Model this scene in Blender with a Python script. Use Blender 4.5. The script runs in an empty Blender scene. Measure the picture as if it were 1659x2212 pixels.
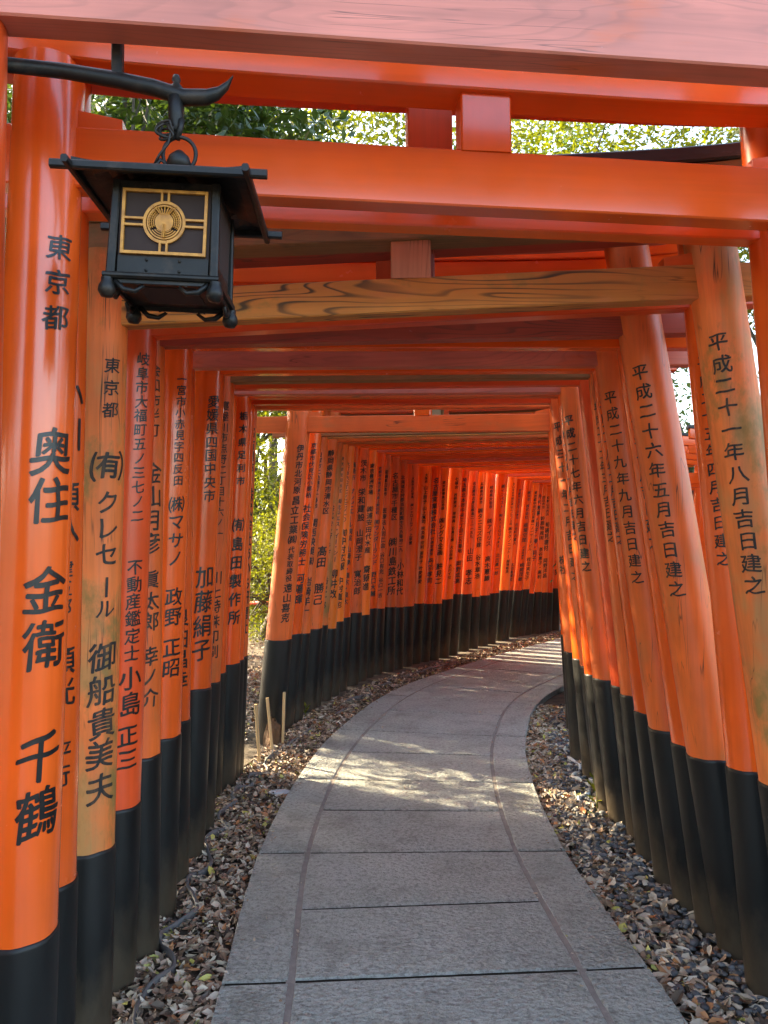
import bpy, bmesh, math, random
import numpy as np
from mathutils import Vector, Matrix

random.seed(7)
rng = np.random.default_rng(11)
R = math.radians
scene = bpy.context.scene
C = scene.collection

# ------------------------------------------------------------------ camera
cam_d = bpy.data.cameras.new('camera')
cam = bpy.data.objects.new('camera', cam_d)
C.objects.link(cam)
scene.camera = cam
cam_d.sensor_fit = 'HORIZONTAL'
cam_d.sensor_width = 36.0
cam_d.lens = 36.0 * 1662.0 / 1659.0
cam_d.clip_start = 0.05
cam_d.clip_end = 800
_p, _ro = math.atan(66 / 1662.0), R(0.5)
_f = Vector((0, math.cos(_p), math.sin(_p)))
_u = Vector((0, -math.sin(_p), math.cos(_p)))
_r = Vector((1, 0, 0))
_r2 = _r * math.cos(_ro) - _u * math.sin(_ro)
_u2 = _u * math.cos(_ro) + _r * math.sin(_ro)
cam.matrix_world = Matrix(((_r2.x, _u2.x, -_f.x, 0), (_r2.y, _u2.y, -_f.y, 0), (_r2.z, _u2.z, -_f.z, 1.5), (0, 0, 0, 1)))

# ------------------------------------------------------------------ light
SUN_AZ = Vector((-0.84, 0.543))          # horizontal direction towards the sun
SUN_EL = R(28)
w = bpy.data.worlds.new("World")
scene.world = w
w.use_nodes = True
nt = w.node_tree
sky = nt.nodes.new('ShaderNodeTexSky')
sky.sky_type = 'NISHITA'
sky.sun_disc = False
sky.sun_elevation = SUN_EL
sky.sun_rotation = math.atan2(SUN_AZ.x, SUN_AZ.y)
sky.air_density = 1.0
sky.dust_density = 2.5
bg = nt.nodes['Background']
bg.inputs['Strength'].default_value = 0.15
nt.links.new(sky.outputs[0], bg.inputs[0])
sd = bpy.data.lights.new('sun', 'SUN')
sd.energy = 3.5
sd.angle = R(0.5)
sd.color = (1.0, 0.87, 0.62)
so = bpy.data.objects.new('sun', sd)
C.objects.link(so)
so.rotation_euler = Vector((SUN_AZ.x * math.cos(SUN_EL), SUN_AZ.y * math.cos(SUN_EL), math.sin(SUN_EL))).to_track_quat('Z', 'Y').to_euler()
scene.view_settings.view_transform = 'Standard'
scene.view_settings.look = 'None'
scene.view_settings.gamma = 1
scene.view_settings.use_white_balance = True
scene.view_settings.white_balance_temperature = 7100
scene.view_settings.white_balance_tint = 10
scene.view_settings.exposure = 3.15
scene.view_settings.use_curve_mapping = False
scene.cycles.max_bounces = 10
scene.cycles.diffuse_bounces = 8
scene.cycles.glossy_bounces = 3
scene.cycles.sample_clamp_indirect = 20

# ------------------------------------------------------------------ helpers
def tag(o, label=None, cat=None, group=None, kind=None):
    if label: o['label'] = label
    if cat: o['category'] = cat
    if group: o['group'] = group
    if kind: o['kind'] = kind
    return o

def empty(name, loc, rz=0.0):
    o = bpy.data.objects.new(name, None)
    o.empty_display_size = 0.1
    o.location = loc
    o.rotation_euler = (0, 0, rz)
    C.objects.link(o)
    return o

class MB:
    def __init__(s):
        s.v, s.f, s.m, s.sm = [], [], [], []
    def add(s, vs, fs, mat=0, smooth=False):
        n = len(s.v)
        s.v.extend([tuple(v) for v in vs])
        for f in fs:
            s.f.append([i + n for i in f])
            s.m.append(mat)
            s.sm.append(smooth)
    def beam(s, p0, p1, h, d, bev=0.005, up=Vector((0, 0, 1)), mat=0, seg=1, curve=None, top_d=None):
        """box from p0 to p1 (axis through its centre) with chamfered long edges"""
        p0, p1 = Vector(p0), Vector(p1)
        ax = (p1 - p0).normalized()
        side = ax.cross(up).normalized()
        u = side.cross(ax).normalized()
        H, D = h / 2, d / 2
        TD = (top_d or d) / 2
        b = bev
        prof = [(-D + b, -H), (D - b, -H), (D, -H + b), (TD, H - b), (TD - b, H), (-TD + b, H), (-TD, H - b), (-D, -H + b)]
        rings = []
        for i in range(seg + 1):
            t = i / seg
            c = p0.lerp(p1, t)
            if curve: c = c + u * curve(t)
            rings.append([c + side * a + u * z for a, z in prof])
        vs = [v for r in rings for v in r]
        fs = []
        for i in range(seg):
            for j in range(8):
                a = i * 8 + j; c2 = i * 8 + (j + 1) % 8
                fs.append((a, a + 8, c2 + 8, c2))
        fs.append(tuple(range(8)))
        fs.append(tuple(reversed(range(seg * 8, seg * 8 + 8))))
        s.add(vs, fs, mat)
    def tube(s, pts, rad, n=8, mat=0, cap=True, smooth=True):
        pts = [Vector(p) for p in pts]
        rings = []
        prev = None
        for i, p in enumerate(pts):
            a = pts[max(i - 1, 0)]; b = pts[min(i + 1, len(pts) - 1)]
            t = (b - a).normalized()
            ref = prev if prev is not None else (Vector((0, 0, 1)) if abs(t.z) < 0.9 else Vector((1, 0, 0)))
            x = t.cross(ref)
            if x.length < 1e-4: x = t.cross(Vector((0, 1, 0)))
            x.normalize()
            y = x.cross(t).normalized()
            prev = y
            r = rad[i] if isinstance(rad, (list, tuple)) else rad
            rings.append([p + (x * math.cos(2 * math.pi * k / n) + y * math.sin(2 * math.pi * k / n)) * r for k in range(n)])
        vs = [v for r in rings for v in r]
        fs = []
        for i in range(len(pts) - 1):
            for k in range(n):
                a = i * n + k; b = i * n + (k + 1) % n
                fs.append((a, b, b + n, a + n))
        if cap:
            fs.append(tuple(reversed(range(n))))
            fs.append(tuple(range((len(pts) - 1) * n, len(pts) * n)))
        s.add(vs, fs, mat, smooth)
    def lathe(s, prof, o=(0, 0, 0), n=20, mat=0, smooth=True):
        o = Vector(o)
        vs = []; fs = []
        for r, z in prof:
            for k in range(n):
                a = 2 * math.pi * k / n
                vs.append(o + Vector((r * math.cos(a), r * math.sin(a), z)))
        for i in range(len(prof) - 1):
            for k in range(n):
                a = i * n + k; b = i * n + (k + 1) % n
                fs.append((a, b, b + n, a + n))
        s.add(vs, fs, mat, smooth)
    def build(s, name, mats, parent=None):
        me = bpy.data.meshes.new(name)
        me.from_pydata(s.v, [], s.f)
        if not isinstance(mats, (list, tuple)): mats = [mats]
        for m in mats: me.materials.append(m)
        me.polygons.foreach_set('material_index', s.m)
        me.polygons.foreach_set('use_smooth', s.sm)
        me.update()
        o = bpy.data.objects.new(name, me)
        C.objects.link(o)
        if parent: o.parent = parent
        return o

# ------------------------------------------------------------------ materials
class NT:
    def __init__(s, name):
        s.m = bpy.data.materials.new(name)
        s.m.use_nodes = True
        s.t = s.m.node_tree
        s.b = s.t.nodes['Principled BSDF']
        s.out = s.t.nodes['Material Output']
    def n(s, typ, **kw):
        nd = s.t.nodes.new(typ)
        for k, v in kw.items():
            if k.startswith('i_'):
                key = k[2:]
                key = int(key) if key.isdigit() else key.replace('_', ' ')
                if hasattr(v, 'is_linked') or isinstance(v, bpy.types.NodeSocket):
                    s.t.links.new(v, nd.inputs[key])
                else:
                    nd.inputs[key].default_value = v
            else:
                setattr(nd, k, v)
        return nd
    def l(s, a, b):
        s.t.links.new(a, b)
    def mapping(s, scale, rnd=True, coord='Object'):
        tc = s.n('ShaderNodeTexCoord')
        mp = s.n('ShaderNodeMapping')
        mp.inputs['Scale'].default_value = scale
        s.l(tc.outputs[coord], mp.inputs['Vector'])
        if rnd:
            oi = s.n('ShaderNodeObjectInfo')
            ml = s.n('ShaderNodeMath', operation='MULTIPLY', i_1=57.0)
            s.l(oi.outputs['Random'], ml.inputs[0])
            s.l(ml.outputs[0], mp.inputs['Location'])
        return mp.outputs[0]
    def noise(s, vec, scale, detail=4, rough=.55, dist=0):
        nd = s.n('ShaderNodeTexNoise', i_Scale=scale, i_Detail=detail, i_Roughness=rough, i_Distortion=dist)
        s.l(vec, nd.inputs['Vector'])
        return nd.outputs['Fac']
    def ramp(s, fac, stops, interp='LINEAR'):
        nd = s.n('ShaderNodeValToRGB')
        cr = nd.color_ramp
        cr.interpolation = interp
        while len(cr.elements) < len(stops): cr.elements.new(0.5)
        for e, (p, c) in zip(cr.elements, stops):
            e.position = p
            e.color = (c, c, c, 1) if isinstance(c, (int, float)) else (*c, 1)
        s.l(fac, nd.inputs[0])
        return nd.outputs[0]
    def mix(s, fac, a, b, blend='MIX'):
        nd = s.n('ShaderNodeMix', data_type='RGBA', blend_type=blend)
        for v, k in ((fac, 0), (a, 6), (b, 7)):
            if isinstance(v, bpy.types.NodeSocket): s.l(v, nd.inputs[k])
            elif k == 0: nd.inputs[0].default_value = v
            else: nd.inputs[k].default_value = (*v, 1)
        return nd.outputs[2]
    def math(s, op, a, b=0.0, clamp=False):
        nd = s.n('ShaderNodeMath', operation=op, use_clamp=clamp)
        for i, v in enumerate((a, b)):
            if isinstance(v, bpy.types.NodeSocket): s.l(v, nd.inputs[i])
            else: nd.inputs[i].default_value = v
        return nd.outputs[0]
    def bump(s, hgt, strength, dist=0.01, prev=None):
        nd = s.n('ShaderNodeBump', i_Strength=strength, i_Distance=dist)
        s.l(hgt, nd.inputs['Height'])
        if prev: s.l(prev, nd.inputs['Normal'])
        return nd.outputs[0]
    def put(s, key, v):
        if isinstance(v, bpy.types.NodeSocket): s.l(v, s.b.inputs[key])
        elif isinstance(v, tuple): s.b.inputs[key].default_value = (*v, 1)
        else: s.b.inputs[key].default_value = v

def paint(name, base, rough=0.3, coat=0.25, wear=0.0, wearcol=(.3, .2, .08), moss=0.0, mosscol=(.10, .09, .03), crack=0.0, axis='z', grain=0.0, vary=0.15):
    """painted (or weathered) timber: base paint, faded or mossy patches, drying cracks, plain-sawn figure"""
    s = NT(name)
    lo = (0.5, 6, 6) if axis == 'x' else (6, 6, 0.5)
    mid = (1.0, 8, 8) if axis == 'x' else (8, 8, 1.0)
    fine = (3, 60, 60) if axis == 'x' else (60, 60, 3)
    v0 = s.mapping(lo); v1 = s.mapping(mid); v2 = s.mapping(fine)
    va = s.mapping((2.2, 2.2, 2.2))
    n0 = s.noise(va, 1.4, 3)
    col = s.mix(s.ramp(n0, [(0.3, 0.0), (0.7, 1.0)]), tuple(c * (1 - vary) for c in base), tuple(min(1, c * (1 + vary)) for c in base))
    nf = s.noise(v2, 1.0, 3)
    col = s.mix(s.math('MULTIPLY', s.ramp(nf, [(0.35, 1.0), (0.6, 0.0)]), 0.10 + 0.3 * wear), col, tuple(c * 0.5 for c in base))
    r = rough
    if wear > 0:
        nw = s.noise(v1, 1.3, 5, 0.6, 0.4)
        nb = s.noise(va, 2.0, 3)
        k = s.math('ADD', s.math('MULTIPLY', nw, 0.5), s.math('MULTIPLY', nb, 0.5))
        fac = s.ramp(k, [(0.62 - 0.25 * wear, 0.0), (0.72 - 0.2 * wear, 1.0)])
        col = s.mix(s.math('MULTIPLY', fac, 0.85), col, wearcol)
    if moss > 0:
        nm = s.noise(s.mapping((3, 3, 1.6) if axis == 'z' else (1.6, 3, 3)), 1.6, 7, 0.68)
        fac = s.ramp(nm, [(0.66 - 0.3 * moss, 0.0), (0.74 - 0.26 * moss, 1.0)])
        col = s.mix(s.math('MULTIPLY', fac, 0.9), col, mosscol)
    bh = nf
    if grain > 0:
        g = s.noise(s.mapping((0.55, 6, 6) if axis == 'x' else (6, 6, 0.5)), 1.0, 2, 0.4, 0.35)
        fr = s.math('FRACT', s.math('MULTIPLY', g, 32.0))
        ln = s.ramp(fr, [(0.0, 0.0), (0.08, 1.0), (0.16, 1.0), (0.34, 0.0)])
        amt = s.ramp(s.noise(s.mapping((0.8, 2.5, 2.5)), 1.5, 3), [(0.4, 0.0), (0.58, 1.0)])
        lf = s.math('MULTIPLY', s.math('MULTIPLY', ln, amt), grain)
        col = s.mix(lf, col, (0.035, 0.035, 0.022))
    if crack > 0:
        cr = s.noise(s.mapping((0.7, 16, 16) if axis == 'x' else (16, 16, 0.7)), 1.0, 3, 0.5, 0.25)
        d = s.math('ABSOLUTE', s.math('SUBTRACT', cr, 0.5))
        gate = s.ramp(s.noise(va, 1.9, 2), [(0.5, 0.0), (0.6, 1.0)])
        cf = s.math('MULTIPLY', s.math('MULTIPLY', s.ramp(d, [(0.0, 1.0), (0.007, 0.0)]), gate), crack)
        col = s.mix(cf, col, (0.03, 0.018, 0.008))
    sc = s.noise(s.mapping((30, 30, 12) if axis == 'z' else (12, 30, 30)), 1.6, 5, .75)
    col = s.mix(s.math('MULTIPLY', s.ramp(sc, [(0.70, 0.0), (0.74, 1.0)]), .45), col, tuple(min(1, c * .6 + .22) for c in base))
    gr = s.noise(s.mapping((14, 14, 0.35) if axis == 'z' else (0.35, 14, 14)), 1.2, 4, .6)
    col = s.mix(s.math('MULTIPLY', s.ramp(gr, [(0.52, 0.0), (0.72, 1.0)]), .28), col, tuple(c * .42 for c in base))
    # per-object shade of paint
    oi = s.n('ShaderNodeObjectInfo')
    hs = s.n('ShaderNodeHueSaturation')
    mr = s.n('ShaderNodeMapRange', i_3=0.88, i_4=1.12)
    s.l(oi.outputs['Random'], mr.inputs[0])
    s.l(mr.outputs[0], hs.inputs['Value'])
    s.l(col, hs.inputs['Color'])
    s.put('Base Color', hs.outputs[0])
    rr = s.math('ADD', s.math('MULTIPLY', s.noise(va, 6, 4), 0.16), r - 0.08)
    s.put('Roughness', rr)
    s.put('Coat Weight', coat)
    s.put('Coat Roughness', 0.12)
    lump = s.noise(s.mapping((1.2, 9, 9) if axis == 'x' else (9, 9, 1.2)), 1.0, 3)
    s.put('Normal', s.bump(lump, 0.04, 0.003, s.bump(bh, 0.06 + 0.35 * wear + 0.25 * moss, 0.002)))
    return s.m

V1 = (0.76, 0.105, 0.012)
V2 = (0.64, 0.070, 0.012)
V3 = (0.70, 0.125, 0.018)
def both(key, **kw):
    M[key + 'z'] = paint(key + ' post paint', axis='z', **kw)
    M[key + 'x'] = paint(key + ' beam paint', axis='x', **kw)
M = {}
both('gloss', base=V1, rough=0.24, coat=0.45, vary=0.10)
both('glowlit', base=(0.84, 0.19, 0.022), rough=0.30, coat=0.3, vary=0.10)  # lighter orange puts the glow of the far bend into the paint
both('deep', base=V2, rough=0.34, coat=0.2, wear=0.12, wearcol=(.42, .07, .03), vary=0.14)
both('worn', base=V3, rough=0.45, coat=0.05, wear=0.35, wearcol=(.50, .14, .035), crack=0.9, moss=0.16, mosscol=(.22, .12, .03))
both('mossy', base=(0.70, 0.165, 0.032), rough=0.6, coat=0, wear=0.6, wearcol=(.40, .20, .06), moss=0.52, mosscol=(.22, .135, .03), crack=1.0)
both('fadedsheen', base=(0.60, 0.18, 0.12), rough=0.42, coat=0.1, wear=0.36, wearcol=(.66, .13, .035), crack=0.7, grain=0.16)  # weathered paint with pink sky sheen put into its base colour
both('maroon', base=(0.36, 0.06, 0.03), rough=0.5, coat=0.06, wear=0.25, wearcol=(.25, .07, .035), crack=0.8, grain=0.5)
M['grained'] = paint('bare mossy plank', base=(0.60, 0.25, 0.050), axis='x', rough=0.62, coat=0, wear=0.4, wearcol=(.58, .22, .08), moss=0.25, mosscol=(.30, .21, .05), crack=0.6, grain=0.92)
M['grainedz'] = paint('bare tan strut', base=(0.48, 0.22, 0.12), axis='z', rough=0.6, coat=0, wear=0.5, wearcol=(.40, .22, .10), crack=0.9, grain=0.6)
M['olive'] = paint('olive brown plank', base=(0.20, 0.11, 0.035), axis='x', rough=0.6, coat=0, wear=0.5, wearcol=(.30, .13, .04), moss=0.4, mosscol=(.14, .11, .03), crack=0.6, grain=0.4)

s = NT('black post sleeve'); v = s.mapping((9, 9, 1.4)); n = s.noise(v, 1.5, 5)
tc = s.n('ShaderNodeTexCoord'); sx = s.n('ShaderNodeSeparateXYZ'); s.l(tc.outputs['Object'], sx.inputs[0])
splash = s.math('ADD', s.math('MULTIPLY', sx.outputs[2], -2.3), s.math('MULTIPLY', s.noise(s.mapping((7, 7, 3)), 1.6, 6, .7), 1.25))
col = s.mix(s.ramp(n, [(.3, 0), (.75, 1)]), (0.004, 0.004, 0.004), (0.011, 0.0105, 0.0098))
col = s.mix(s.math('MULTIPLY', s.ramp(splash, [(.04, 0), (.56, 1)]), .9), col, (0.060, 0.044, 0.028))
s.put('Base Color', col); s.put('Roughness', s.math('ADD', s.math('MULTIPLY', n, .3), .30)); s.put('Coat Weight', 0.04); s.put('Specular IOR Level', .3); s.put('Coat Roughness', .2)
s.put('Normal', s.bump(s.noise(s.mapping((30, 30, 2)), 1, 4), .18, .004))
M['black'] = s.m
s = NT('black ink'); s.put('Base Color', (0.005, 0.005, 0.005)); s.put('Roughness', .4); s.put('Coat Weight', .1)
M['ink'] = s.m
s = NT('faded ink'); s.put('Base Color', s.mix(s.ramp(s.noise(s.mapping((40, 40, 6)), 1.5, 4), [(.45, 0), (.75, 1)]), (0.010, 0.009, 0.008), (0.09, 0.05, 0.022))); s.put('Roughness', .65)
M['ink_old'] = s.m
s = NT('black coping'); n = s.noise(s.mapping((2, 12, 12)), 1.4, 6, .65)
s.put('Base Color', s.mix(s.ramp(n, [(.58, 0), (.66, 1)]), (0.018, 0.02, 0.019), (0.13, 0.13, 0.12))); s.put('Roughness', .6)
s.put('Normal', s.bump(n, .4, .01))
M['coping'] = s.m

# granite slabs
s = NT('chiselled granite')
v = s.mapping((1, 1, 1), rnd=False)
sp = s.noise(v, 150, 3, .75)
md = s.noise(v, 44, 5, .68)
lg = s.noise(v, 1.3, 4, .6)
col = s.mix(s.ramp(lg, [(.32, 0), (.68, 1)]), (0.34, 0.356, 0.318), (0.44, 0.455, 0.415))
col = s.mix(s.math('MULTIPLY', s.ramp(sp, [(.36, 1), (.47, 0)]), .55), col, (0.09, 0.085, 0.08))
col = s.mix(s.math('MULTIPLY', s.ramp(sp, [(.56, 0), (.66, 1)]), .5), col, (0.52, 0.50, 0.47))
col = s.mix(s.math('MULTIPLY', s.ramp(md, [(.38, 1), (.49, 0)]), .75), col, (0.17, 0.165, 0.150))
col = s.mix(s.math('MULTIPLY', s.ramp(md, [(.53, 0), (.61, 1)]), .6), col, (0.47, 0.47, 0.45))
st = s.noise(v, 3.2, 7, .72)
col = s.mix(s.math('MULTIPLY', s.ramp(st, [(.50, 0), (.66, 1)]), .50), col, (0.13, 0.118, 0.095))
st2 = s.noise(v, 11, 5, .6)
col = s.mix(s.math('MULTIPLY', s.ramp(st2, [(.60, 0), (.70, 1)]), .40), col, (0.10, 0.09, 0.075))
s.put('Base Color', col)
s.put('Roughness', s.math('ADD', s.math('MULTIPLY', md, .25), .36))
ch = s.noise(s.mapping((40, 52, 40), rnd=False), 1.0, 5, .7, .2)
vo = s.n('ShaderNodeTexVoronoi', i_Scale=1.0, i_Randomness=1.0); s.l(s.mapping((52, 66, 50), rnd=False), vo.inputs['Vector'])
hgt = s.math('ADD', ch, s.math('MULTIPLY', vo.outputs['Distance'], .45))
s.put('Normal', s.bump(sp, .6, .004, s.bump(hgt, 1.0, .035)))
M['granite'] = s.m
s = NT('mortar'); v = s.mapping((1, 1, 1), rnd=False); n = s.noise(v, 22, 5)
s.put('Base Color', s.mix(n, (0.10, 0.085, 0.07), (0.30, 0.26, 0.225))); s.put('Roughness', .9); s.put('Normal', s.bump(s.noise(v, 90, 4), .6, .006))
M['mortar'] = s.m
s = NT('joint dirt'); s.put('Base Color', (.022, .018, .014)); s.put('Roughness', 1.0); s.put('Specular IOR Level', .1); M['jointdirt'] = s.m
s = NT('woodland soil'); v = s.mapping((1, 1, 1), rnd=False); n = s.noise(v, 9, 8, .65)
col = s.mix(s.ramp(n, [(.35, 0), (.7, 1)]), (0.035, 0.024, 0.016), (0.13, 0.095, 0.062))
far_ = s.noise(v, .12, 4)
col = s.mix(s.math('MULTIPLY', s.ramp(far_, [(.4, 0), (.6, 1)]), .5), col, (0.17, 0.135, 0.085))
s.put('Base Color', col); s.put('Roughness', .95); s.put('Normal', s.bump(s.noise(v, 40, 6, .7), .8, .02))
M['soil'] = s.m

def leafmat(name, a, b, trans=0.0, rough=.6, scale=9.0, coat=0.0, ta=None):
    s = NT(name)
    v = s.mapping((1, 1, 1), rnd=False)
    n = s.noise(v, scale, 2, .5)
    col = s.mix(s.ramp(n, [(.35, 0), (.65, 1)]), a, b)
    s.put('Base Color', col); s.put('Roughness', rough); s.put('Coat Weight', coat)
    if trans:
        tr = s.n('ShaderNodeBsdfTranslucent')
        tcol = s.mix(.5, col, ta) if ta else col
        s.l(tcol, tr.inputs[0])
        mx = s.n('ShaderNodeMixShader', i_0=trans)
        s.l(s.b.outputs[0], mx.inputs[1]); s.l(tr.outputs[0], mx.inputs[2]); s.l(mx.outputs[0], s.out.inputs[0])
    return s.m
LIT = [leafmat('dry leaf tan', (.34, .25, .165), (.48, .38, .27)), leafmat('dry leaf brown', (.19, .11, .065), (.33, .21, .13)),
       leafmat('dry leaf dark', (.060, .036, .024), (.12, .075, .045)), leafmat('dry leaf rust', (.34, .12, .04), (.42, .20, .08)),
       leafmat('fallen yellow leaf', (.50, .40, .08), (.42, .42, .12)), leafmat('dry leaf pale', (.55, .47, .36), (.42, .34, .25))]
M['leaf_dark'] = leafmat('dark evergreen leaf', (.018, .040, .008), (.040, .070, .012), .30, .38, 6, .12, (.09, .15, .01))
M['leaf_mid'] = leafmat('green leaf', (.032, .068, .007), (.060, .095, .010), .42, .42, 5, .06, (.14, .20, .01))
M['leaf_lite'] = leafmat('sunlit and pale green leaf', (.075, .105, .005), (.110, .120, .008), .5, .45, 5, .03, (.30, .31, .01))  # sunlit glow put into the leaf colour; seedlings share it as pale green
s = NT('bark'); n = s.noise(s.mapping((8, 8, 1.5)), 2, 7, .65)
s.put('Base Color', s.mix(n, (.03, .024, .018), (.15, .12, .09))); s.put('Roughness', .9); s.put('Normal', s.bump(n, .8, .03)); M['bark'] = s.m
s = NT('river pebble'); oi = s.noise(s.mapping((1, 1, 1), rnd=False), 14, 2)
s.put('Base Color', s.mix(s.ramp(oi, [(.35, 0), (.65, 1)]), (.030, .032, .036), (.11, .11, .112))); s.put('Roughness', .55); M['pebble'] = s.m
s = NT('black iron'); n = s.noise(s.mapping((1, 1, 1)), 30, 5)
s.put('Base Color', s.mix(s.math('MULTIPLY', s.ramp(s.noise(s.mapping((1, 1, 1)), 18, 7, .7), [(.52, 0), (.66, 1)]), .6), s.mix(n, (.004, .004, .004), (.012, .011, .010)), (.045, .030, .020))); s.put('Roughness', s.math('ADD', s.math('MULTIPLY', n, .3), .3)); s.put('Metallic', .0); s.put('Specular IOR Level', .28)
s.put('Normal', s.bump(n, .3, .004)); M['iron'] = s.m
s = NT('gilt bronze'); n = s.noise(s.mapping((1, 1, 1)), 60, 5)
s.put('Base Color', s.mix(s.ramp(n, [(.35, 0), (.7, 1)]), (.36, .14, .014), (.60, .26, .03))); s.put('Roughness', .5); s.put('Metallic', .0); M['gold'] = s.m
s = NT('lantern paper behind glass'); n = s.noise(s.mapping((1, 1, 1)), 12, 3)
s.put('Base Color', s.mix(n, (.030, .020, .018), (.055, .036, .032))); s.put('Roughness', .85); s.put('Specular IOR Level', .15); M['pane'] = s.m
s = NT('grey plastic'); n = s.noise(s.mapping((1, 1, 1)), 25, 5)
s.put('Base Color', s.mix(n, (.05, .048, .045), (.13, .125, .12))); s.put('Roughness', .5); M['plastic'] = s.m
s = NT('pale plastic'); n = s.noise(s.mapping((1, 1, 1)), 25, 5)
s.put('Base Color', s.mix(n, (.34, .34, .32), (.5, .5, .47))); s.put('Roughness', .5); M['palepl'] = s.m
s = NT('bamboo stake wood'); n = s.noise(s.mapping((30, 30, 2)), 1, 4)
s.put('Base Color', s.mix(n, (.42, .27, .12), (.60, .42, .22))); s.put('Roughness', .6); M['stake'] = s.m
s = NT('red paint'); s.put('Base Color', (.6, .03, .02)); M['red'] = s.m
s = NT('white paint'); s.put('Base Color', (.8, .8, .78)); M['white'] = s.m
s = NT('rotten wood'); n = s.noise(s.mapping((14, 14, 4)), 1.5, 6, .7)
s.put('Base Color', s.mix(n, (.03, .016, .008), (.20, .10, .045))); s.put('Roughness', .9); s.put('Normal', s.bump(n, 1, .02)); M['rot'] = s.m
s = NT('notice plate'); n = s.noise(s.mapping((1, 1, 1)), 8, 3)
s.put('Base Color', s.mix(n, (.16, .11, .05), (.26, .18, .08))); s.put('Roughness', .35); s.put('Metallic', .3); M['plate'] = s.m
s = NT('grass'); s.put('Base Color', (.10, .15, .03)); s.put('Roughness', .6); M['grass'] = s.m
s = NT('grey flat stone'); s.put('Base Color', (.40, .42, .42)); s.put('Roughness', .6); M['flat'] = s.m
s = NT('distant wood'); n = s.noise(s.mapping((1, 1, 1), rnd=False), .6, 8, .7)
s.put('Base Color', s.mix(s.ramp(n, [(.35, 0), (.65, 1)]), (.012, .025, .006), (.07, .11, .02))); s.put('Roughness', .9); s.put('Normal', s.bump(n, 1, .5)); M['hill'] = s.m
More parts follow.
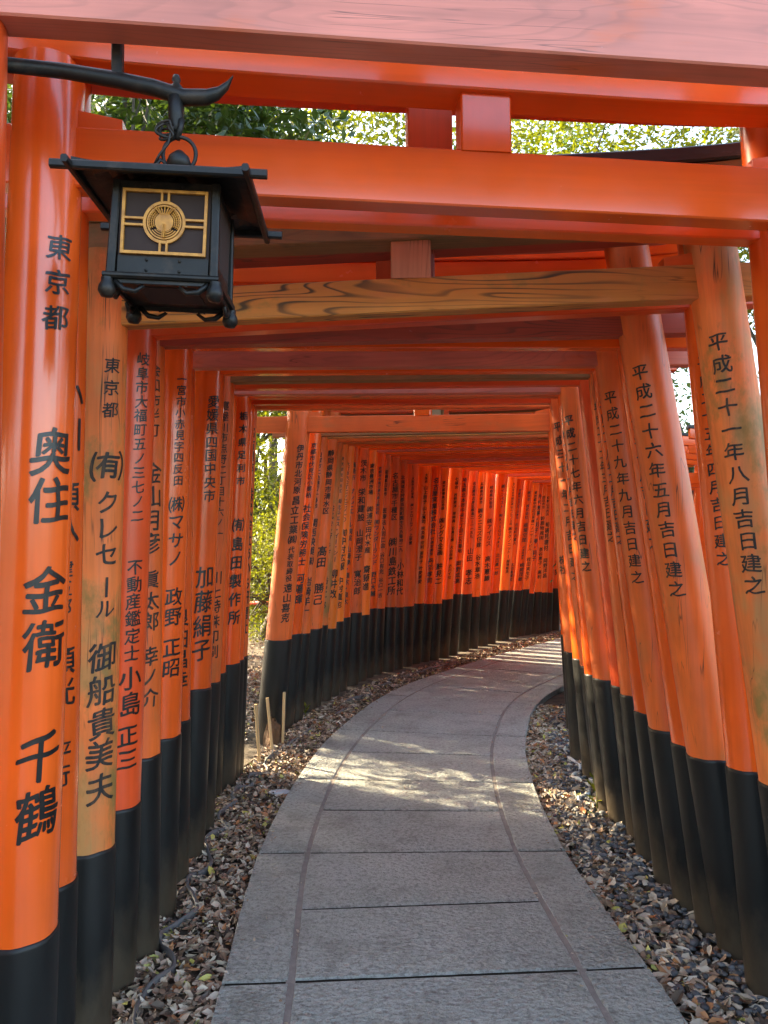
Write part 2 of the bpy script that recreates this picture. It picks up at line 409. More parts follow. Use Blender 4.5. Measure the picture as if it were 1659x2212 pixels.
G = [
 ('0', (-0.816, 1.42, 0.0084, 0.17, 0.626, 2.492, []), (1.129, 1.62, -0.0386, 0.17, 0.795, 2.47, [])),
 ('1', (-0.846, 1.75, 0.0286, 0.165, 0.643, 2.325, [('東京都', 2.209, 1.971, 0.82), ('奥住', 1.768, 1.541, 1), ('金衛', 1.457, 1.227, 1), ('千鶴', 1.098, 0.861, 1)]), (1.267, 1.98, -0.0646, 0.165, 0.801, 2.303, [])),
 ('1b', (-0.906, 2.05, 0.0157, 0.15, 0.627, 2.393, [('小川', 1.945, 1.745, 1), ('順八', 1.671, 1.498, 1), ('健五郎', 1.461, 1.314, 1), ('順光', 1.241, 1.083, 1), ('平行', 0.998, 0.877, 1)]), (1.275, 2.2, -0.0581, 0.15, 0.775, 2.35, [])),
 ('2', (-0.938, 2.42, 0.0242, 0.15, 0.571, 2.186, [('東京都', 2.091, 1.884, 0.8), ('㈲', 1.796, 1.693, 1.5), ('クレセ', 1.671, 1.431, 1), ('ー', 1.416, 1.344, 1), ('ル', 1.337, 1.272, 1), ('御船貴美夫', 1.207, 0.714, 1)]), (1.338, 2.42, -0.1195, 0.165, 0.746, 2.26, [('平成二十一年八月吉日建之', 2.146, 1.326, 0.95)])),
 ('3', (-0.973, 2.75, 0.037, 0.155, 0.591, 2.24, [('岐阜市大福町五ノ三七ノ二', 2.179, 1.577, 1), ('不動産鑑定士', 1.454, 1.092, 1), ('小島', 1.084, 0.905, 1), ('正三', 0.881, 0.719, 1)]), (1.305, 2.68, -0.0716, 0.15, 0.72, 2.312, [('平成二十五年四月吉日建之', 2.143, 1.404, 0.9)])),
 ('4', (-0.945, 2.97, 0.0122, 0.14, 0.703, 2.264, [('会和市半町', 2.196, 1.906, 1), ('金山月彦', 1.816, 1.458, 1), ('眞太郎', 1.405, 1.171, 1), ('幸ノ介', 1.121, 0.883, 1)]), (1.328, 2.93, -0.1449, 0.175, 0.693, 2.284, [('平成二十六年五月吉日建之', 2.169, 1.28, 0.92)])),
 ('5', (-0.972, 3.28, 0.0362, 0.155, 0.7, 2.335, [('一宮市小赤見字四反田', 2.218, 1.745, 1), ('㈱マサノ', 1.706, 1.404, 1), ('政野', 1.325, 1.159, 1), ('正昭', 1.116, 0.944, 1)]), (1.302, 3.1, -0.1184, 0.15, 0.692, 2.28, [('令和六年七月吉日建之', 2.142, 1.457, 0.95)])),
 ('6', (-0.993, 3.58, 0.0175, 0.15, 0.698, 2.319, [('良田昌幸', 1.213, 0.83, 1)]), (1.29, 3.29, -0.1267, 0.16, 0.707, 2.256, [('平成二十九年九月吉日建之', 2.148, 1.309, 0.9)])),
 ('7', (-0.993, 3.87, 0.0511, 0.16, 0.79, 2.351, [('愛媛県四国中央市', 2.239, 1.704, 1), ('加藤絹子', 1.397, 0.923, 1)]), (1.279, 3.52, -0.1036, 0.14, 0.725, 2.283, [('平成二十八年二月吉日建之', 2.15, 1.478, 1)])),
 ('8', (-1.013, 4.2, 0.0556, 0.15, 0.759, 2.375, [('寝屋川市点野二丁目十六ノ一', 2.271, 1.526, 1), ('川上特殊印刷', 1.362, 0.886, 1)]), (1.288, 3.78, -0.0825, 0.15, 0.751, 2.309, [('平成二十二年三月吉日建之', 2.185, 1.49, 1)])),
 ('8x', (-1.093, 4.5, 0.0519, 0.145, 0.734, 2.4, []), (1.315, 4.0, -0.0916, 0.15, 0.755, 2.32, [])),
 ('8b', (-1.093, 4.8, 0.0481, 0.14, 0.709, 2.426, []), (1.296, 4.26, -0.0982, 0.155, 0.745, 2.33, [('平成二十七年六月吉日建之', 2.209, 1.321, 0.9)])),
 ('9', (-1.048, 4.98, 0.053, 0.15, 0.738, 2.436, [('栃木県足利市', 2.358, 1.859, 0.75), ('㈲島田製作所', 1.679, 0.972, 0.9)]), (1.28, 4.46, -0.0802, 0.14, 0.734, 2.344, [('平成十九年十月吉日建之', 2.223, 1.495, 0.9)])),
 ('9x', (-1.039, 5.09, 0.0492, 0.145, 0.743, 2.419, []), (1.348, 4.75, -0.1006, 0.15, 0.738, 2.356, [('平成三十一年二月吉日建之', 2.247, 1.245, 0.85)])),
 ('10', (-1.03, 5.19, 0.0455, 0.14, 0.749, 2.402, [('名古屋市', 2.283, 1.968, 1), ('株式会社あいち研磨社', 1.874, 0.894, 1)]), (1.351, 5.05, -0.0746, 0.14, 0.735, 2.382, [])),
 ('11', (-0.912, 6.1, 0.1044, 0.2, 0.751, 2.371, [('伊丹市北河原', 2.269, 1.881, 1), ('昌立工業㈱', 1.87, 1.492, 1), ('代表取締役', 1.477, 1.203, 1), ('遠山喜克', 1.192, 0.886, 1)]), (1.384, 5.45, -0.0498, 0.17, 0.724, 2.283, [('株社', 1.404, 1.266, 1)])),
 ('12', (-0.883, 6.558, 0.1119, 0.195, 0.741, 2.405, [('京都市伏見区小栗栖', 2.346, 1.877, 1), ('社会保険労務士', 1.83, 1.309, 1), ('河陽輝', 1.251, 0.984, 1)]), (1.575, 6.317, -0.05, 0.195, 0.741, 2.405, [])),
 ('13', (-0.826, 6.802, 0.104, 0.185, 0.717, 2.42, [('貝塚市二色港町一番地', 2.294, 1.801, 1), ('関西映興㈱', 1.719, 1.302, 1), ('岩崎羊一', 1.208, 0.871, 1)]), (1.629, 6.547, -0.05, 0.185, 0.717, 2.42, [])),
 ('14', (-0.748, 7.202, 0.0988, 0.185, 0.712, 2.441, [('静岡県静岡市清水区', 2.362, 1.765, 1), ('髙田', 1.479, 1.272, 1), ('勝己', 1.134, 0.927, 1)]), (1.72, 6.932, -0.05, 0.185, 0.712, 2.441, [])),
 ('15', (-0.716, 7.382, 0.099, 0.195, 0.723, 2.447, [('株式会社グラディー', 1.86, 1.226, 1), ('岳史一郎', 1.182, 0.873, 1)]), (1.759, 7.097, -0.05, 0.195, 0.723, 2.447, [])),
 ('16', (-0.633, 7.668, 0.0831, 0.185, 0.66, 2.471, [('東京都世田谷区', 2.356, 1.985, 0.8), ('㈱北斗エス・イー・シー', 1.938, 1.32, 1), ('柳井改', 1.247, 0.953, 1)]), (1.823, 7.368, -0.05, 0.185, 0.66, 2.471, [])),
 ('17', (-0.572, 7.938, 0.0763, 0.185, 0.701, 2.491, [('大町市六口丁二ノ二二ノ一〇', 2.328, 1.714, 1), ('㈲中村広報', 1.647, 1.218, 1), ('中村直也', 1.156, 0.834, 1)]), (1.883, 7.622, -0.05, 0.185, 0.701, 2.491, [])),
 ('18', (-0.513, 8.182, 0.0706, 0.195, 0.72, 2.508, [('高崎市', 2.352, 2.154, 1), ('サンピエール病院', 2.08, 1.513, 1), ('山崎學・陽太・良太', 1.464, 0.852, 1)]), (1.937, 7.852, -0.05, 0.195, 0.72, 2.508, [])),
 ('19', (-0.395, 8.484, 0.0623, 0.185, 0.74, 2.52, [('茨木市', 2.409, 2.167, 1), ('栄和建設', 2.101, 1.732, 1), ('山岡澄子', 1.651, 1.299, 1), ('寛治郎', 1.207, 0.933, 1)]), (2.005, 8.139, -0.05, 0.185, 0.74, 2.52, [])),
 ('20', (-0.312, 8.712, 0.0656, 0.185, 0.693, 2.521, [('東京豊洲市場', 2.39, 2.037, 1), ('㈱浦安田代水産', 1.916, 1.382, 1), ('齋藤進', 1.251, 0.964, 1)]), (2.055, 8.353, -0.05, 0.185, 0.693, 2.521, [])),
 ('21', (-0.239, 8.945, 0.0723, 0.195, 0.746, 2.52, [('京都市中南区東九条上殿田町', 2.375, 1.824, 1), ('㈲ワンダーランド', 1.77, 1.243, 1), ('野口大輔', 1.174, 0.88, 1)]), (2.107, 8.571, -0.05, 0.195, 0.746, 2.52, [])),
 ('22', (-0.139, 9.175, 0.0612, 0.185, 0.725, 2.522, [('宮崎県日南市', 2.358, 2.047, 1), ('医療法人同仁会', 1.909, 1.429, 1), ('谷口有完', 1.385, 1.126, 1), ('谷口一吉', 1.088, 0.852, 1)]), (2.158, 8.786, -0.05, 0.185, 0.725, 2.522, [])),
 ('23', (0.007, 9.394, 0.0476, 0.185, 0.723, 2.501, [('名古屋市千種区', 2.349, 1.765, 1), ('㈱川島鉄工所', 1.567, 0.863, 1)]), (2.271, 8.99, -0.05, 0.185, 0.723, 2.501, [])),
 ('24', (0.112, 9.565, 0.0424, 0.195, 0.707, 2.478, [('北海道石狩郡当別町園生五五番地二九', 2.329, 1.384, 1), ('小林和代', 1.263, 0.851, 1)]), (2.373, 9.146, -0.05, 0.195, 0.707, 2.478, [])),
 ('25', (0.222, 9.779, 0.0503, 0.22, 0.7, 2.469, [('大阪市北区堂島', 2.323, 2.051, 1), ('㈱シャロームアン', 1.992, 1.638, 1), ('上原豊', 1.615, 1.468, 1)]), (2.481, 9.345, -0.05, 0.22, 0.7, 2.469, [])),
 ('26', (0.341, 9.96, 0.0759, 0.22, 0.72, 2.472, [('大阪府', 2.379, 2.252, 1), ('山上朋子', 2.228, 1.988, 1), ('山上寛司', 1.958, 1.736, 1), ('咲英香', 1.706, 1.538, 1), ('宗利', 1.52, 1.412, 1), ('亜弥子', 1.388, 1.227, 1), ('叶愛恵愛', 1.197, 0.971, 1)]), (2.597, 9.511, -0.05, 0.22, 0.72, 2.472, [])),
 ('27', (0.475, 10.107, 0.0799, 0.195, 0.702, 2.476, [('名古屋実業株式会社', 2.341, 1.598, 1), ('代表取締役', 1.568, 1.325, 1), ('丹羽孝司', 1.295, 0.962, 1)]), (2.728, 9.643, -0.05, 0.195, 0.702, 2.476, [])),
 ('28', (0.614, 10.258, 0.0703, 0.185, 0.689, 2.482, [('東京都豊島区池袋', 2.31, 1.92, 1), ('㈱シグマ企画', 1.827, 1.321, 1), ('餅見二', 1.229, 0.94, 1)]), (2.863, 9.78, -0.05, 0.185, 0.689, 2.482, [])),
 ('29', (0.747, 10.498, 0.0918, 0.22, 0.731, 2.48, [('七福会', 2.372, 2.213, 1), ('西野雅洋', 2.156, 1.96, 1), ('岸伸典', 1.909, 1.757, 1), ('石黒正樹', 1.707, 1.505, 1), ('大山佳伸', 1.454, 1.253, 1), ('古川イセ', 1.203, 1.001, 1)]), (2.993, 10.005, -0.05, 0.22, 0.731, 2.48, [])),
 ('30', (0.897, 10.732, 0.0847, 0.195, 0.783, 2.489, [('埼玉県北本市中央三丁目二五番地', 2.39, 1.343, 1), ('岡野成高', 1.246, 0.925, 1)]), (3.14, 10.224, -0.05, 0.195, 0.783, 2.489, [])),
 ('31', (1.095, 11.046, 0.0745, 0.185, 0.761, 2.5, [('名古屋市名東区極楽二ー一一五九', 2.355, 1.549, 1), ('山田', 1.416, 1.218, 1), ('孝志', 1.118, 0.894, 1)]), (3.335, 10.524, -0.05, 0.185, 0.761, 2.5, [])),
 ('32', (1.253, 11.288, 0.0665, 0.185, 0.703, 2.506, [('兵庫県丹波市', 2.366, 2.045, 1), ('㈱タニミズ住建', 1.991, 1.414, 1), ('谷水章浩', 1.319, 0.96, 1)]), (3.49, 10.751, -0.05, 0.185, 0.703, 2.506, [])),
 ('33', (1.427, 11.561, 0.0682, 0.195, 0.704, 2.51, [('岐阜県大垣市', 2.336, 1.987, 1), ('㈱アイリス', 1.848, 1.431, 1), ('高木憲謙', 1.292, 0.911, 1)]), (3.659, 11.009, -0.05, 0.195, 0.704, 2.51, [])),
 ('34', (1.573, 11.833, 0.0952, 0.22, 0.719, 2.489, [('㈱インベスト', 2.369, 1.998, 1), ('㈲K・SQUARE', 1.926, 1.407, 1), ('北田眞一郎', 1.322, 0.988, 1)]), (3.802, 11.267, -0.05, 0.22, 0.719, 2.489, [])),
 ('35', (1.797, 12.135, 0.0909, 0.185, 0.741, 2.479, [('さいたま市緑区原山二ノ三ノ三四', 2.412, 1.753, 1), ('㈱テクノニットー', 1.731, 1.243, 1), ('越場聡英', 1.221, 1.003, 1)]), (4.022, 11.555, -0.05, 0.185, 0.741, 2.479, [])),
 ('36', (1.86, 12.264, 0.1178, 0.195, 0.733, 2.463, [('京都市右京区丁目番田', 2.324, 1.851, 1), ('元谷町吉富久', 1.792, 1.445, 1), ('太田重蔵宏', 1.166, 0.872, 1)]), (4.081, 11.668, -0.05, 0.195, 0.733, 2.463, [])),
 ('37', (2.068, 12.558, 0.116, 0.185, 0.713, 2.449, [('横浜市', 2.312, 2.146, 1), ('株式会社', 2.1, 1.858, 1), ('商業空間', 1.798, 1.48, 1), ('代表取締役', 1.42, 1.209, 1), ('崎岡茂敏', 1.156, 0.856, 1)]), (4.286, 11.948, -0.05, 0.185, 0.713, 2.449, [])),
 ('38', (2.212, 12.773, 0.1188, 0.185, 0.714, 2.437, [('東京都中央区日本橋一ノ一サードビル', 2.325, 1.341, 1), ('桂田実生子', 1.241, 0.859, 1)]), (4.425, 12.149, -0.05, 0.185, 0.714, 2.437, [])),
 ('39', (2.343, 12.947, 0.103, 0.195, 0.633, 2.434, [('鈴木勇夢・彩子・雫・莉子', 2.289, 1.167, 1)]), (4.552, 12.309, -0.05, 0.195, 0.633, 2.434, [])),
 ('40', (2.524, 13.117, 0.0743, 0.185, 0.644, 2.43, [('四日市市', 2.267, 2.045, 1), ('鈴鹿物産㈲', 1.927, 1.516, 1), ('茶谷恵子・高利', 1.398, 0.864, 1)]), (4.729, 12.464, -0.05, 0.185, 0.644, 2.43, [])),
 ('41', (2.65, 13.225, 0.0614, 0.185, 0.628, 2.427, [('和歌山市西浜', 2.264, 1.929, 1), ('㈲鍋見建材', 1.834, 1.333, 1), ('岡野洋昌', 1.214, 0.873, 1)]), (4.851, 12.557, -0.05, 0.185, 0.628, 2.427, [])),
 ('42', (2.767, 13.333, 0.0575, 0.195, 0.62, 2.421, []), (4.963, 12.651, -0.05, 0.195, 0.62, 2.421, [])),
 ('43', (2.939, 13.482, 0.0457, 0.185, 0.681, 2.423, [('㈲', 1.449, 1.328, 1), ('谷口', 1.28, 1.086, 1), ('実', 1.021, 0.908, 1)]), (5.131, 12.785, -0.05, 0.185, 0.681, 2.423, [])),
]
# ------------------------------------------------------------------ path, ground
CL = [(.25, -3.0), (.235, 0.0), (.21, 1.5), (.19, 2.4), (.14, 3.27), (.12, 3.77), (.14, 4.5), (.20, 5.2), (.28, 5.8), (.43, 6.5), (.62, 7.2), (.93, 7.95), (1.41, 8.75), (2.1, 9.85), (3.0, 11.1), (4.0, 12.45), (5.6, 14.5), (7.4, 16.6)]
def catmull(P, n=12):
    out = []
    for i in range(len(P) - 1):
        p0 = P[max(i - 1, 0)]; p1 = P[i]; p2 = P[i + 1]; p3 = P[min(i + 2, len(P) - 1)]
        for k in range(n):
            t = k / n
            out.append(tuple(0.5 * ((2 * p1[d]) + (-p0[d] + p2[d]) * t + (2 * p0[d] - 5 * p1[d] + 4 * p2[d] - p3[d]) * t * t + (-p0[d] + 3 * p1[d] - 3 * p2[d] + p3[d]) * t ** 3) for d in (0, 1)))
    out.append(P[-1])
    return np.array(out)
cl = catmull(CL)
ds = np.r_[0, np.cumsum(np.hypot(*np.diff(cl, axis=0).T))]
for _ in range(3):                                        # smooth the centre line
    c2 = cl.copy(); c2[2:-2] = (cl[:-4] + cl[1:-3] + cl[2:-2] + cl[3:-1] + cl[4:]) / 5; cl = c2
ds = np.r_[0, np.cumsum(np.hypot(*np.diff(cl, axis=0).T))]
def cpt(s, off=0.0):
    x = np.interp(s, ds, cl[:, 0]); y = np.interp(s, ds, cl[:, 1])
    e = .15
    dx = np.interp(s + e, ds, cl[:, 0]) - np.interp(s - e, ds, cl[:, 0]); dy = np.interp(s + e, ds, cl[:, 1]) - np.interp(s - e, ds, cl[:, 1])
    L = math.hypot(dx, dy)
    return (x + dy / L * off, y - dx / L * off)
def s_at_y(y): return float(np.interp(y, cl[:, 1], ds))
jy = [-2.8, -2.2, -1.65, -1.1, -.55, 0, .55, 1.1, 1.65, 2.19, 2.73, 3.25, 3.8, 4.38, 4.91, 5.54, 6.12, 6.84]
js = [s_at_y(y) for y in jy]
while js[-1] < ds[-1] - .7: js.append(js[-1] + random.choice((.55, .6, .64)))
HO, HI, GAP = .745, .505, .010
slabs = MB()
def slab(s0, s1, o0, o1, z=0.0):
    """one dressed stone: top, worn chamfer, sides; follows the curve"""
    n = max(2, int((s1 - s0) / .06))
    m = max(2, int(abs(o1 - o0) / .06) + 1)
    tilt = random.uniform(-.002, .002); dz = random.uniform(-.002, .002)
    def row(s, ch):
        return [(*cpt(s, o0 + (o1 - o0) * j / m if 0 < j < m else (o0 + ch if j == 0 else o1 - ch)), ) for j in range(m + 1)]
    ss = [s0 + (s1 - s0) * i / n for i in range(n + 1)]
    ch = .004
    top = []
    for i, s_ in enumerate(ss):
        sc = s_ + (ch if i == 0 else (-ch if i == n else 0))
        r = row(sc, ch)
        top.append([(x + random.uniform(-.0008, .0008), y, z + dz + tilt * (j / m - .5)) for j, (x, y) in enumerate(r)])
    vs = [v for r in top for v in r]
    W = m + 1
    fs = [(i * W + j, i * W + j + 1, (i + 1) * W + j + 1, (i + 1) * W + j) for i in range(n) for j in range(m)]
    slabs.add(vs, fs)
    # rim
    loop_t = [top[0][j] for j in range(W)] + [top[i][m] for i in range(1, n + 1)] + [top[n][j] for j in range(m - 1, -1, -1)] + [top[i][0] for i in range(n - 1, 0, -1)]
    loop_o = [(*cpt(ss[0], o0 + (o1 - o0) * j / m), z) for j in range(W)] + [(*cpt(ss[i], o1), z) for i in range(1, n + 1)] + [(*cpt(ss[n], o0 + (o1 - o0) * j / m), z) for j in range(m - 1, -1, -1)] + [(*cpt(ss[i], o0), z) for i in range(n - 1, 0, -1)]
    k = len(loop_t)
    wob = [random.uniform(-.0025, .0025) for _ in range(k)]
    lo1 = [(x + wob[i], y + wob[i], zz - .005) for i, (x, y, zz) in enumerate(loop_o)]
    lo2 = [(x, y, zz - .06) for x, y, zz in loop_o]
    slabs.add(loop_t + lo1 + lo2, [(i, (i + 1) % k, k + (i + 1) % k, k + i) for i in range(k)] + [(k + i, k + (i + 1) % k, 2 * k + (i + 1) % k, 2 * k + i) for i in range(k)])
for a, b in zip(js, js[1:]):
    slab(a + GAP, b - GAP, -HI + .010, HI - .010)
for i in range(0, len(js) - 2, 2):
    slab(js[i] + GAP, js[i + 2] - GAP, -HO, -HI - .011)
for i in range(0, len(js) - 2, 2):
    slab(js[i] + GAP, js[i + 2] - GAP, HI + .011, HO)
o = slabs.build('path', M['granite']); tag(o, kind='structure')
bed = MB()
nS = 160
ss = np.linspace(.05, ds[-1] - .3, nS)
vs = []
for s_ in ss:
    for off in (-HO + .012, HO - .012): vs.append((*cpt(s_, off), -.0065))
bed.add(vs, [(2 * i, 2 * i + 1, 2 * i + 3, 2 * i + 2) for i in range(nS - 1)])
for sg in (-1, 1):                        # mortar run between kerb stones and slabs
    vs = []
    for s_ in ss:
        for off in (HI - .014, HI + .019): vs.append((*cpt(s_, sg * off), -.0035 + random.uniform(-.002, .0015)))
    bed.add(vs, [(2 * i, 2 * i + 1, 2 * i + 3, 2 * i + 2) for i in range(nS - 1)], 1)
o = bed.build('path_joints', [M['jointdirt'], M['mortar']]); tag(o, kind='structure')

# ground sheet: fine near, coarse far
def gz(x, y):
    return -.045 + .010 * math.sin(3.1 * x + 1.7 * y) * math.sin(2.3 * y - x) - .006
gx = np.r_[np.linspace(-300, -12, 14), np.linspace(-11, 11, 90), np.linspace(12, 300, 14)]
gy = np.r_[np.linspace(-200, -5, 10), np.linspace(-4, 24, 110), np.linspace(26, 400, 16)]
g = MB()
g.add([(x, y, gz(x, y)) for y in gy for x in gx], [(j * len(gx) + i, j * len(gx) + i + 1, (j + 1) * len(gx) + i + 1, (j + 1) * len(gx) + i) for j in range(len(gy) - 1) for i in range(len(gx) - 1)], 0, True)
o = g.build('ground', M['soil']); tag(o, kind='structure')
# wooded hill closing the view behind the trees
hm = MB(); N = 72; vs = []
for i in range(N):
    a = 2 * math.pi * i / N
    for r, zf in ((70, -1), (85, .55), (110, 1.0), (150, .8)):
        z = -1 if zf < 0 else zf * (10 + 4 * math.sin(2 * a + 1) + 2 * math.sin(5 * a))
        vs.append((r * math.cos(a), r * math.sin(a), z))
hm.add(vs, [(i * 4 + j, ((i + 1) % N) * 4 + j, ((i + 1) % N) * 4 + j + 1, i * 4 + j + 1) for i in range(N) for j in range(3)], 0, True)
o = hm.build('hills', M['hill']); tag(o, kind='structure')

# ------------------------------------------------------------------ glyphs
_gl = {}
def glyph(ch, bold=False):
    if (ch, bold) in _gl: return _gl[ch, bold]
    body = '|' if ch == 'ー' else ch
    c = bpy.data.curves.new('glyph', 'FONT'); c.body = body; c.size = 1; c.resolution_u = 3
    c.offset = 0.0
    o_ = bpy.data.objects.new('glyph', c); C.objects.link(o_)
    dg = bpy.context.evaluated_depsgraph_get(); dg.update()
    me = bpy.data.meshes.new_from_object(o_.evaluated_get(dg))
    bpy.data.objects.remove(o_); bpy.data.curves.remove(c)
    bm = bmesh.new(); bm.from_mesh(me); bpy.data.meshes.remove(me)
    if ch == 'ー':
        for v_ in bm.verts: v_.co.x = (v_.co.x - .13) * 1.6 + .48; v_.co.y = v_.co.y
    lat = ch.isascii()
    if lat and bm.verts:
        xs = [v_.co.x for v_ in bm.verts]; mx = (min(xs) + max(xs)) / 2
        for v_ in bm.verts: v_.co.x += .5 - mx
    bmesh.ops.triangulate(bm, faces=bm.faces[:])
    # brush hand: weight on the down strokes, strokes rising to the right
    g0 = bm.verts[:] + bm.edges[:] + bm.faces[:]
    for q_, (ox, oy) in enumerate(((.058, .006), (.036, -.024), (.030, .030), (.016, .0)) if bold else ((.030, .006), (.016, -.014), (.014, .018))):
        for e in bmesh.ops.duplicate(bm, geom=g0)['geom']:
            if isinstance(e, bmesh.types.BMVert): e.co.x += ox; e.co.y += oy; e.co.z = .002 * (q_ + 1)
    for k in range(1, 10):
        x = k * .1
        bmesh.ops.bisect_plane(bm, geom=bm.verts[:] + bm.edges[:] + bm.faces[:], plane_co=(x, 0, 0), plane_no=(1, 0, 0))
    vs = np.array([v_.co[:] for v_ in bm.verts]); bm.verts.index_update()
    fs = [[v_.index for v_ in f.verts] for f in bm.faces]
    bm.free()
    if len(vs):
        x = vs[:, 0] - .5; y = vs[:, 1] - .38
        seed = ord(ch[0]) % 97
        y = y + .10 * x + .018 * np.sin(9 * x + seed) + .012 * np.sin(7 * y + seed)
        x = x + .02 * np.sin(6 * y + seed * .7)
        vs = np.stack([x, y, vs[:, 2]], 1)
    _gl[ch, bold] = (vs, fs)
    return _gl[ch, bold]

def inscription(segs, base, m, D, rad_at, face_dir, parent, mat, twist=0.0, bold=False):
    """painted characters wrapped round a post. base=(x,y) at z=0 (gate space), m = dx/dz lean"""
    a0 = math.atan2(face_dir[1], face_dir[0]) + twist
    for text, z0, z1, wf in segs:
        V, F = [], []
        n0 = 0
        n = len(text); pitch = (z0 - z1) / n
        for i, ch in enumerate(text):
            gv, gf = glyph(ch, bold)
            if not len(gv): continue
            cw = min(pitch * .98, D * .64) if wf <= 1 else min(pitch * wf, D * .80)
            if ch == 'ー': cw = pitch * .8
            hgt = min(pitch * .96, max(cw * 1.14, pitch * .70))
            if wf < 1: hgt *= .93 * wf + .02; cw *= wf
            zc = z0 - pitch * (i + .5) + random.uniform(-.02, .02) * pitch
            jx = random.uniform(-.03, .03) * cw; rot = random.uniform(-.03, .03)
            X = gv[:, 0] * cw + jx; Z = gv[:, 1] * hgt + zc + rot * X
            r = np.interp(Z, [0, 2.6], [rad_at(0), rad_at(2.6)]) + .0016 + gv[:, 2] * .05
            ang = a0 + X / r
            V.append(np.stack([base[0] + m * Z + r * np.cos(ang), base[1] + r * np.sin(ang), Z], 1))
            F.extend([[k + n0 for k in f] for f in gf]); n0 += len(gv)
        if not V: continue
        me = bpy.data.meshes.new('inscription'); me.from_pydata(np.concatenate(V).tolist(), [], F); me.materials.append(mat); me.update()
        o_ = bpy.data.objects.new('inscription', me); C.objects.link(o_); o_.parent = parent

# ------------------------------------------------------------------ torii gates
# style: post paint L, post paint R, crossbeam paint, crossbeam height, top beams paint, strut paint
STY = {
 '0': ('deep', 'deep', 'fadedsheen', .175, 'deep', 'deep'),
 '1': ('gloss', 'gloss', 'gloss', .140, 'gloss', 'gloss'),
 '1b': ('gloss', 'gloss', 'gloss', .125, 'deep', 'deep'),
 '2': ('mossy', 'mossy', 'grained', .110, 'olive', 'grainedz'),
 '3': ('deep', 'gloss', 'deep', .085, 'maroon', 'maroon'),
 '4': ('worn', 'worn', 'maroon', .120, 'fadedsheen', 'deep'),
 '5': ('gloss', 'gloss', 'gloss', .10, 'gloss', 'gloss'),
 '6': ('gloss', 'worn', 'fadedsheen', .115, 'maroon', 'maroon'),
 '7': ('gloss', 'gloss', 'gloss', .10, 'deep', 'deep'),
 '8': ('worn', 'worn', 'olive', .105, 'olive', 'olive'),
 '8x': ('deep', 'deep', 'deep', .09, 'deep', 'deep'),
 '8b': ('gloss', 'worn', 'fadedsheen', .115, 'fadedsheen', 'deep'),
 '9': ('gloss', 'gloss', 'worn', .10, 'worn', 'deep'),
 '9x': ('gloss', 'worn', 'deep', .09, 'deep', 'deep'),
 '10': ('worn', 'gloss', 'worn', .10, 'deep', 'deep'),
 '11': ('worn', 'worn', 'worn', .125, 'worn', 'gloss'),
 '12': ('gloss', 'gloss', 'olive', .10, 'olive', 'olive'),
 '13': ('worn', 'worn', 'grained', .10, 'olive', 'olive'),
 '14': ('worn', 'gloss', 'worn', .09, 'deep', 'deep'),
 '15': ('mossy', 'worn', 'mossy', .09, 'olive', 'olive'),
 '23': ('worn', 'gloss', 'worn', .1, 'deep', 'deep'), '24': ('worn', 'gloss', 'fadedsheen', .1, 'deep', 'deep'),
 '33': ('worn', 'gloss', 'gloss', .1, 'deep', 'deep'), '22': ('worn', 'gloss', 'worn', .1, 'deep', 'deep'),
 '34': ('gloss', 'gloss', 'fadedsheen', .1, 'deep', 'deep'), '37': ('gloss', 'gloss', 'fadedsheen', .1, 'deep', 'deep'),
}
def mz(k): return M['olive'] if k == 'olive' else M['grainedz'] if k in ('grained', 'grainedz') else M[k + 'z']
def mx_(k): return M['olive'] if k == 'olive' else M['grained'] if k in ('grained', 'grainedz') else M[k + 'x']

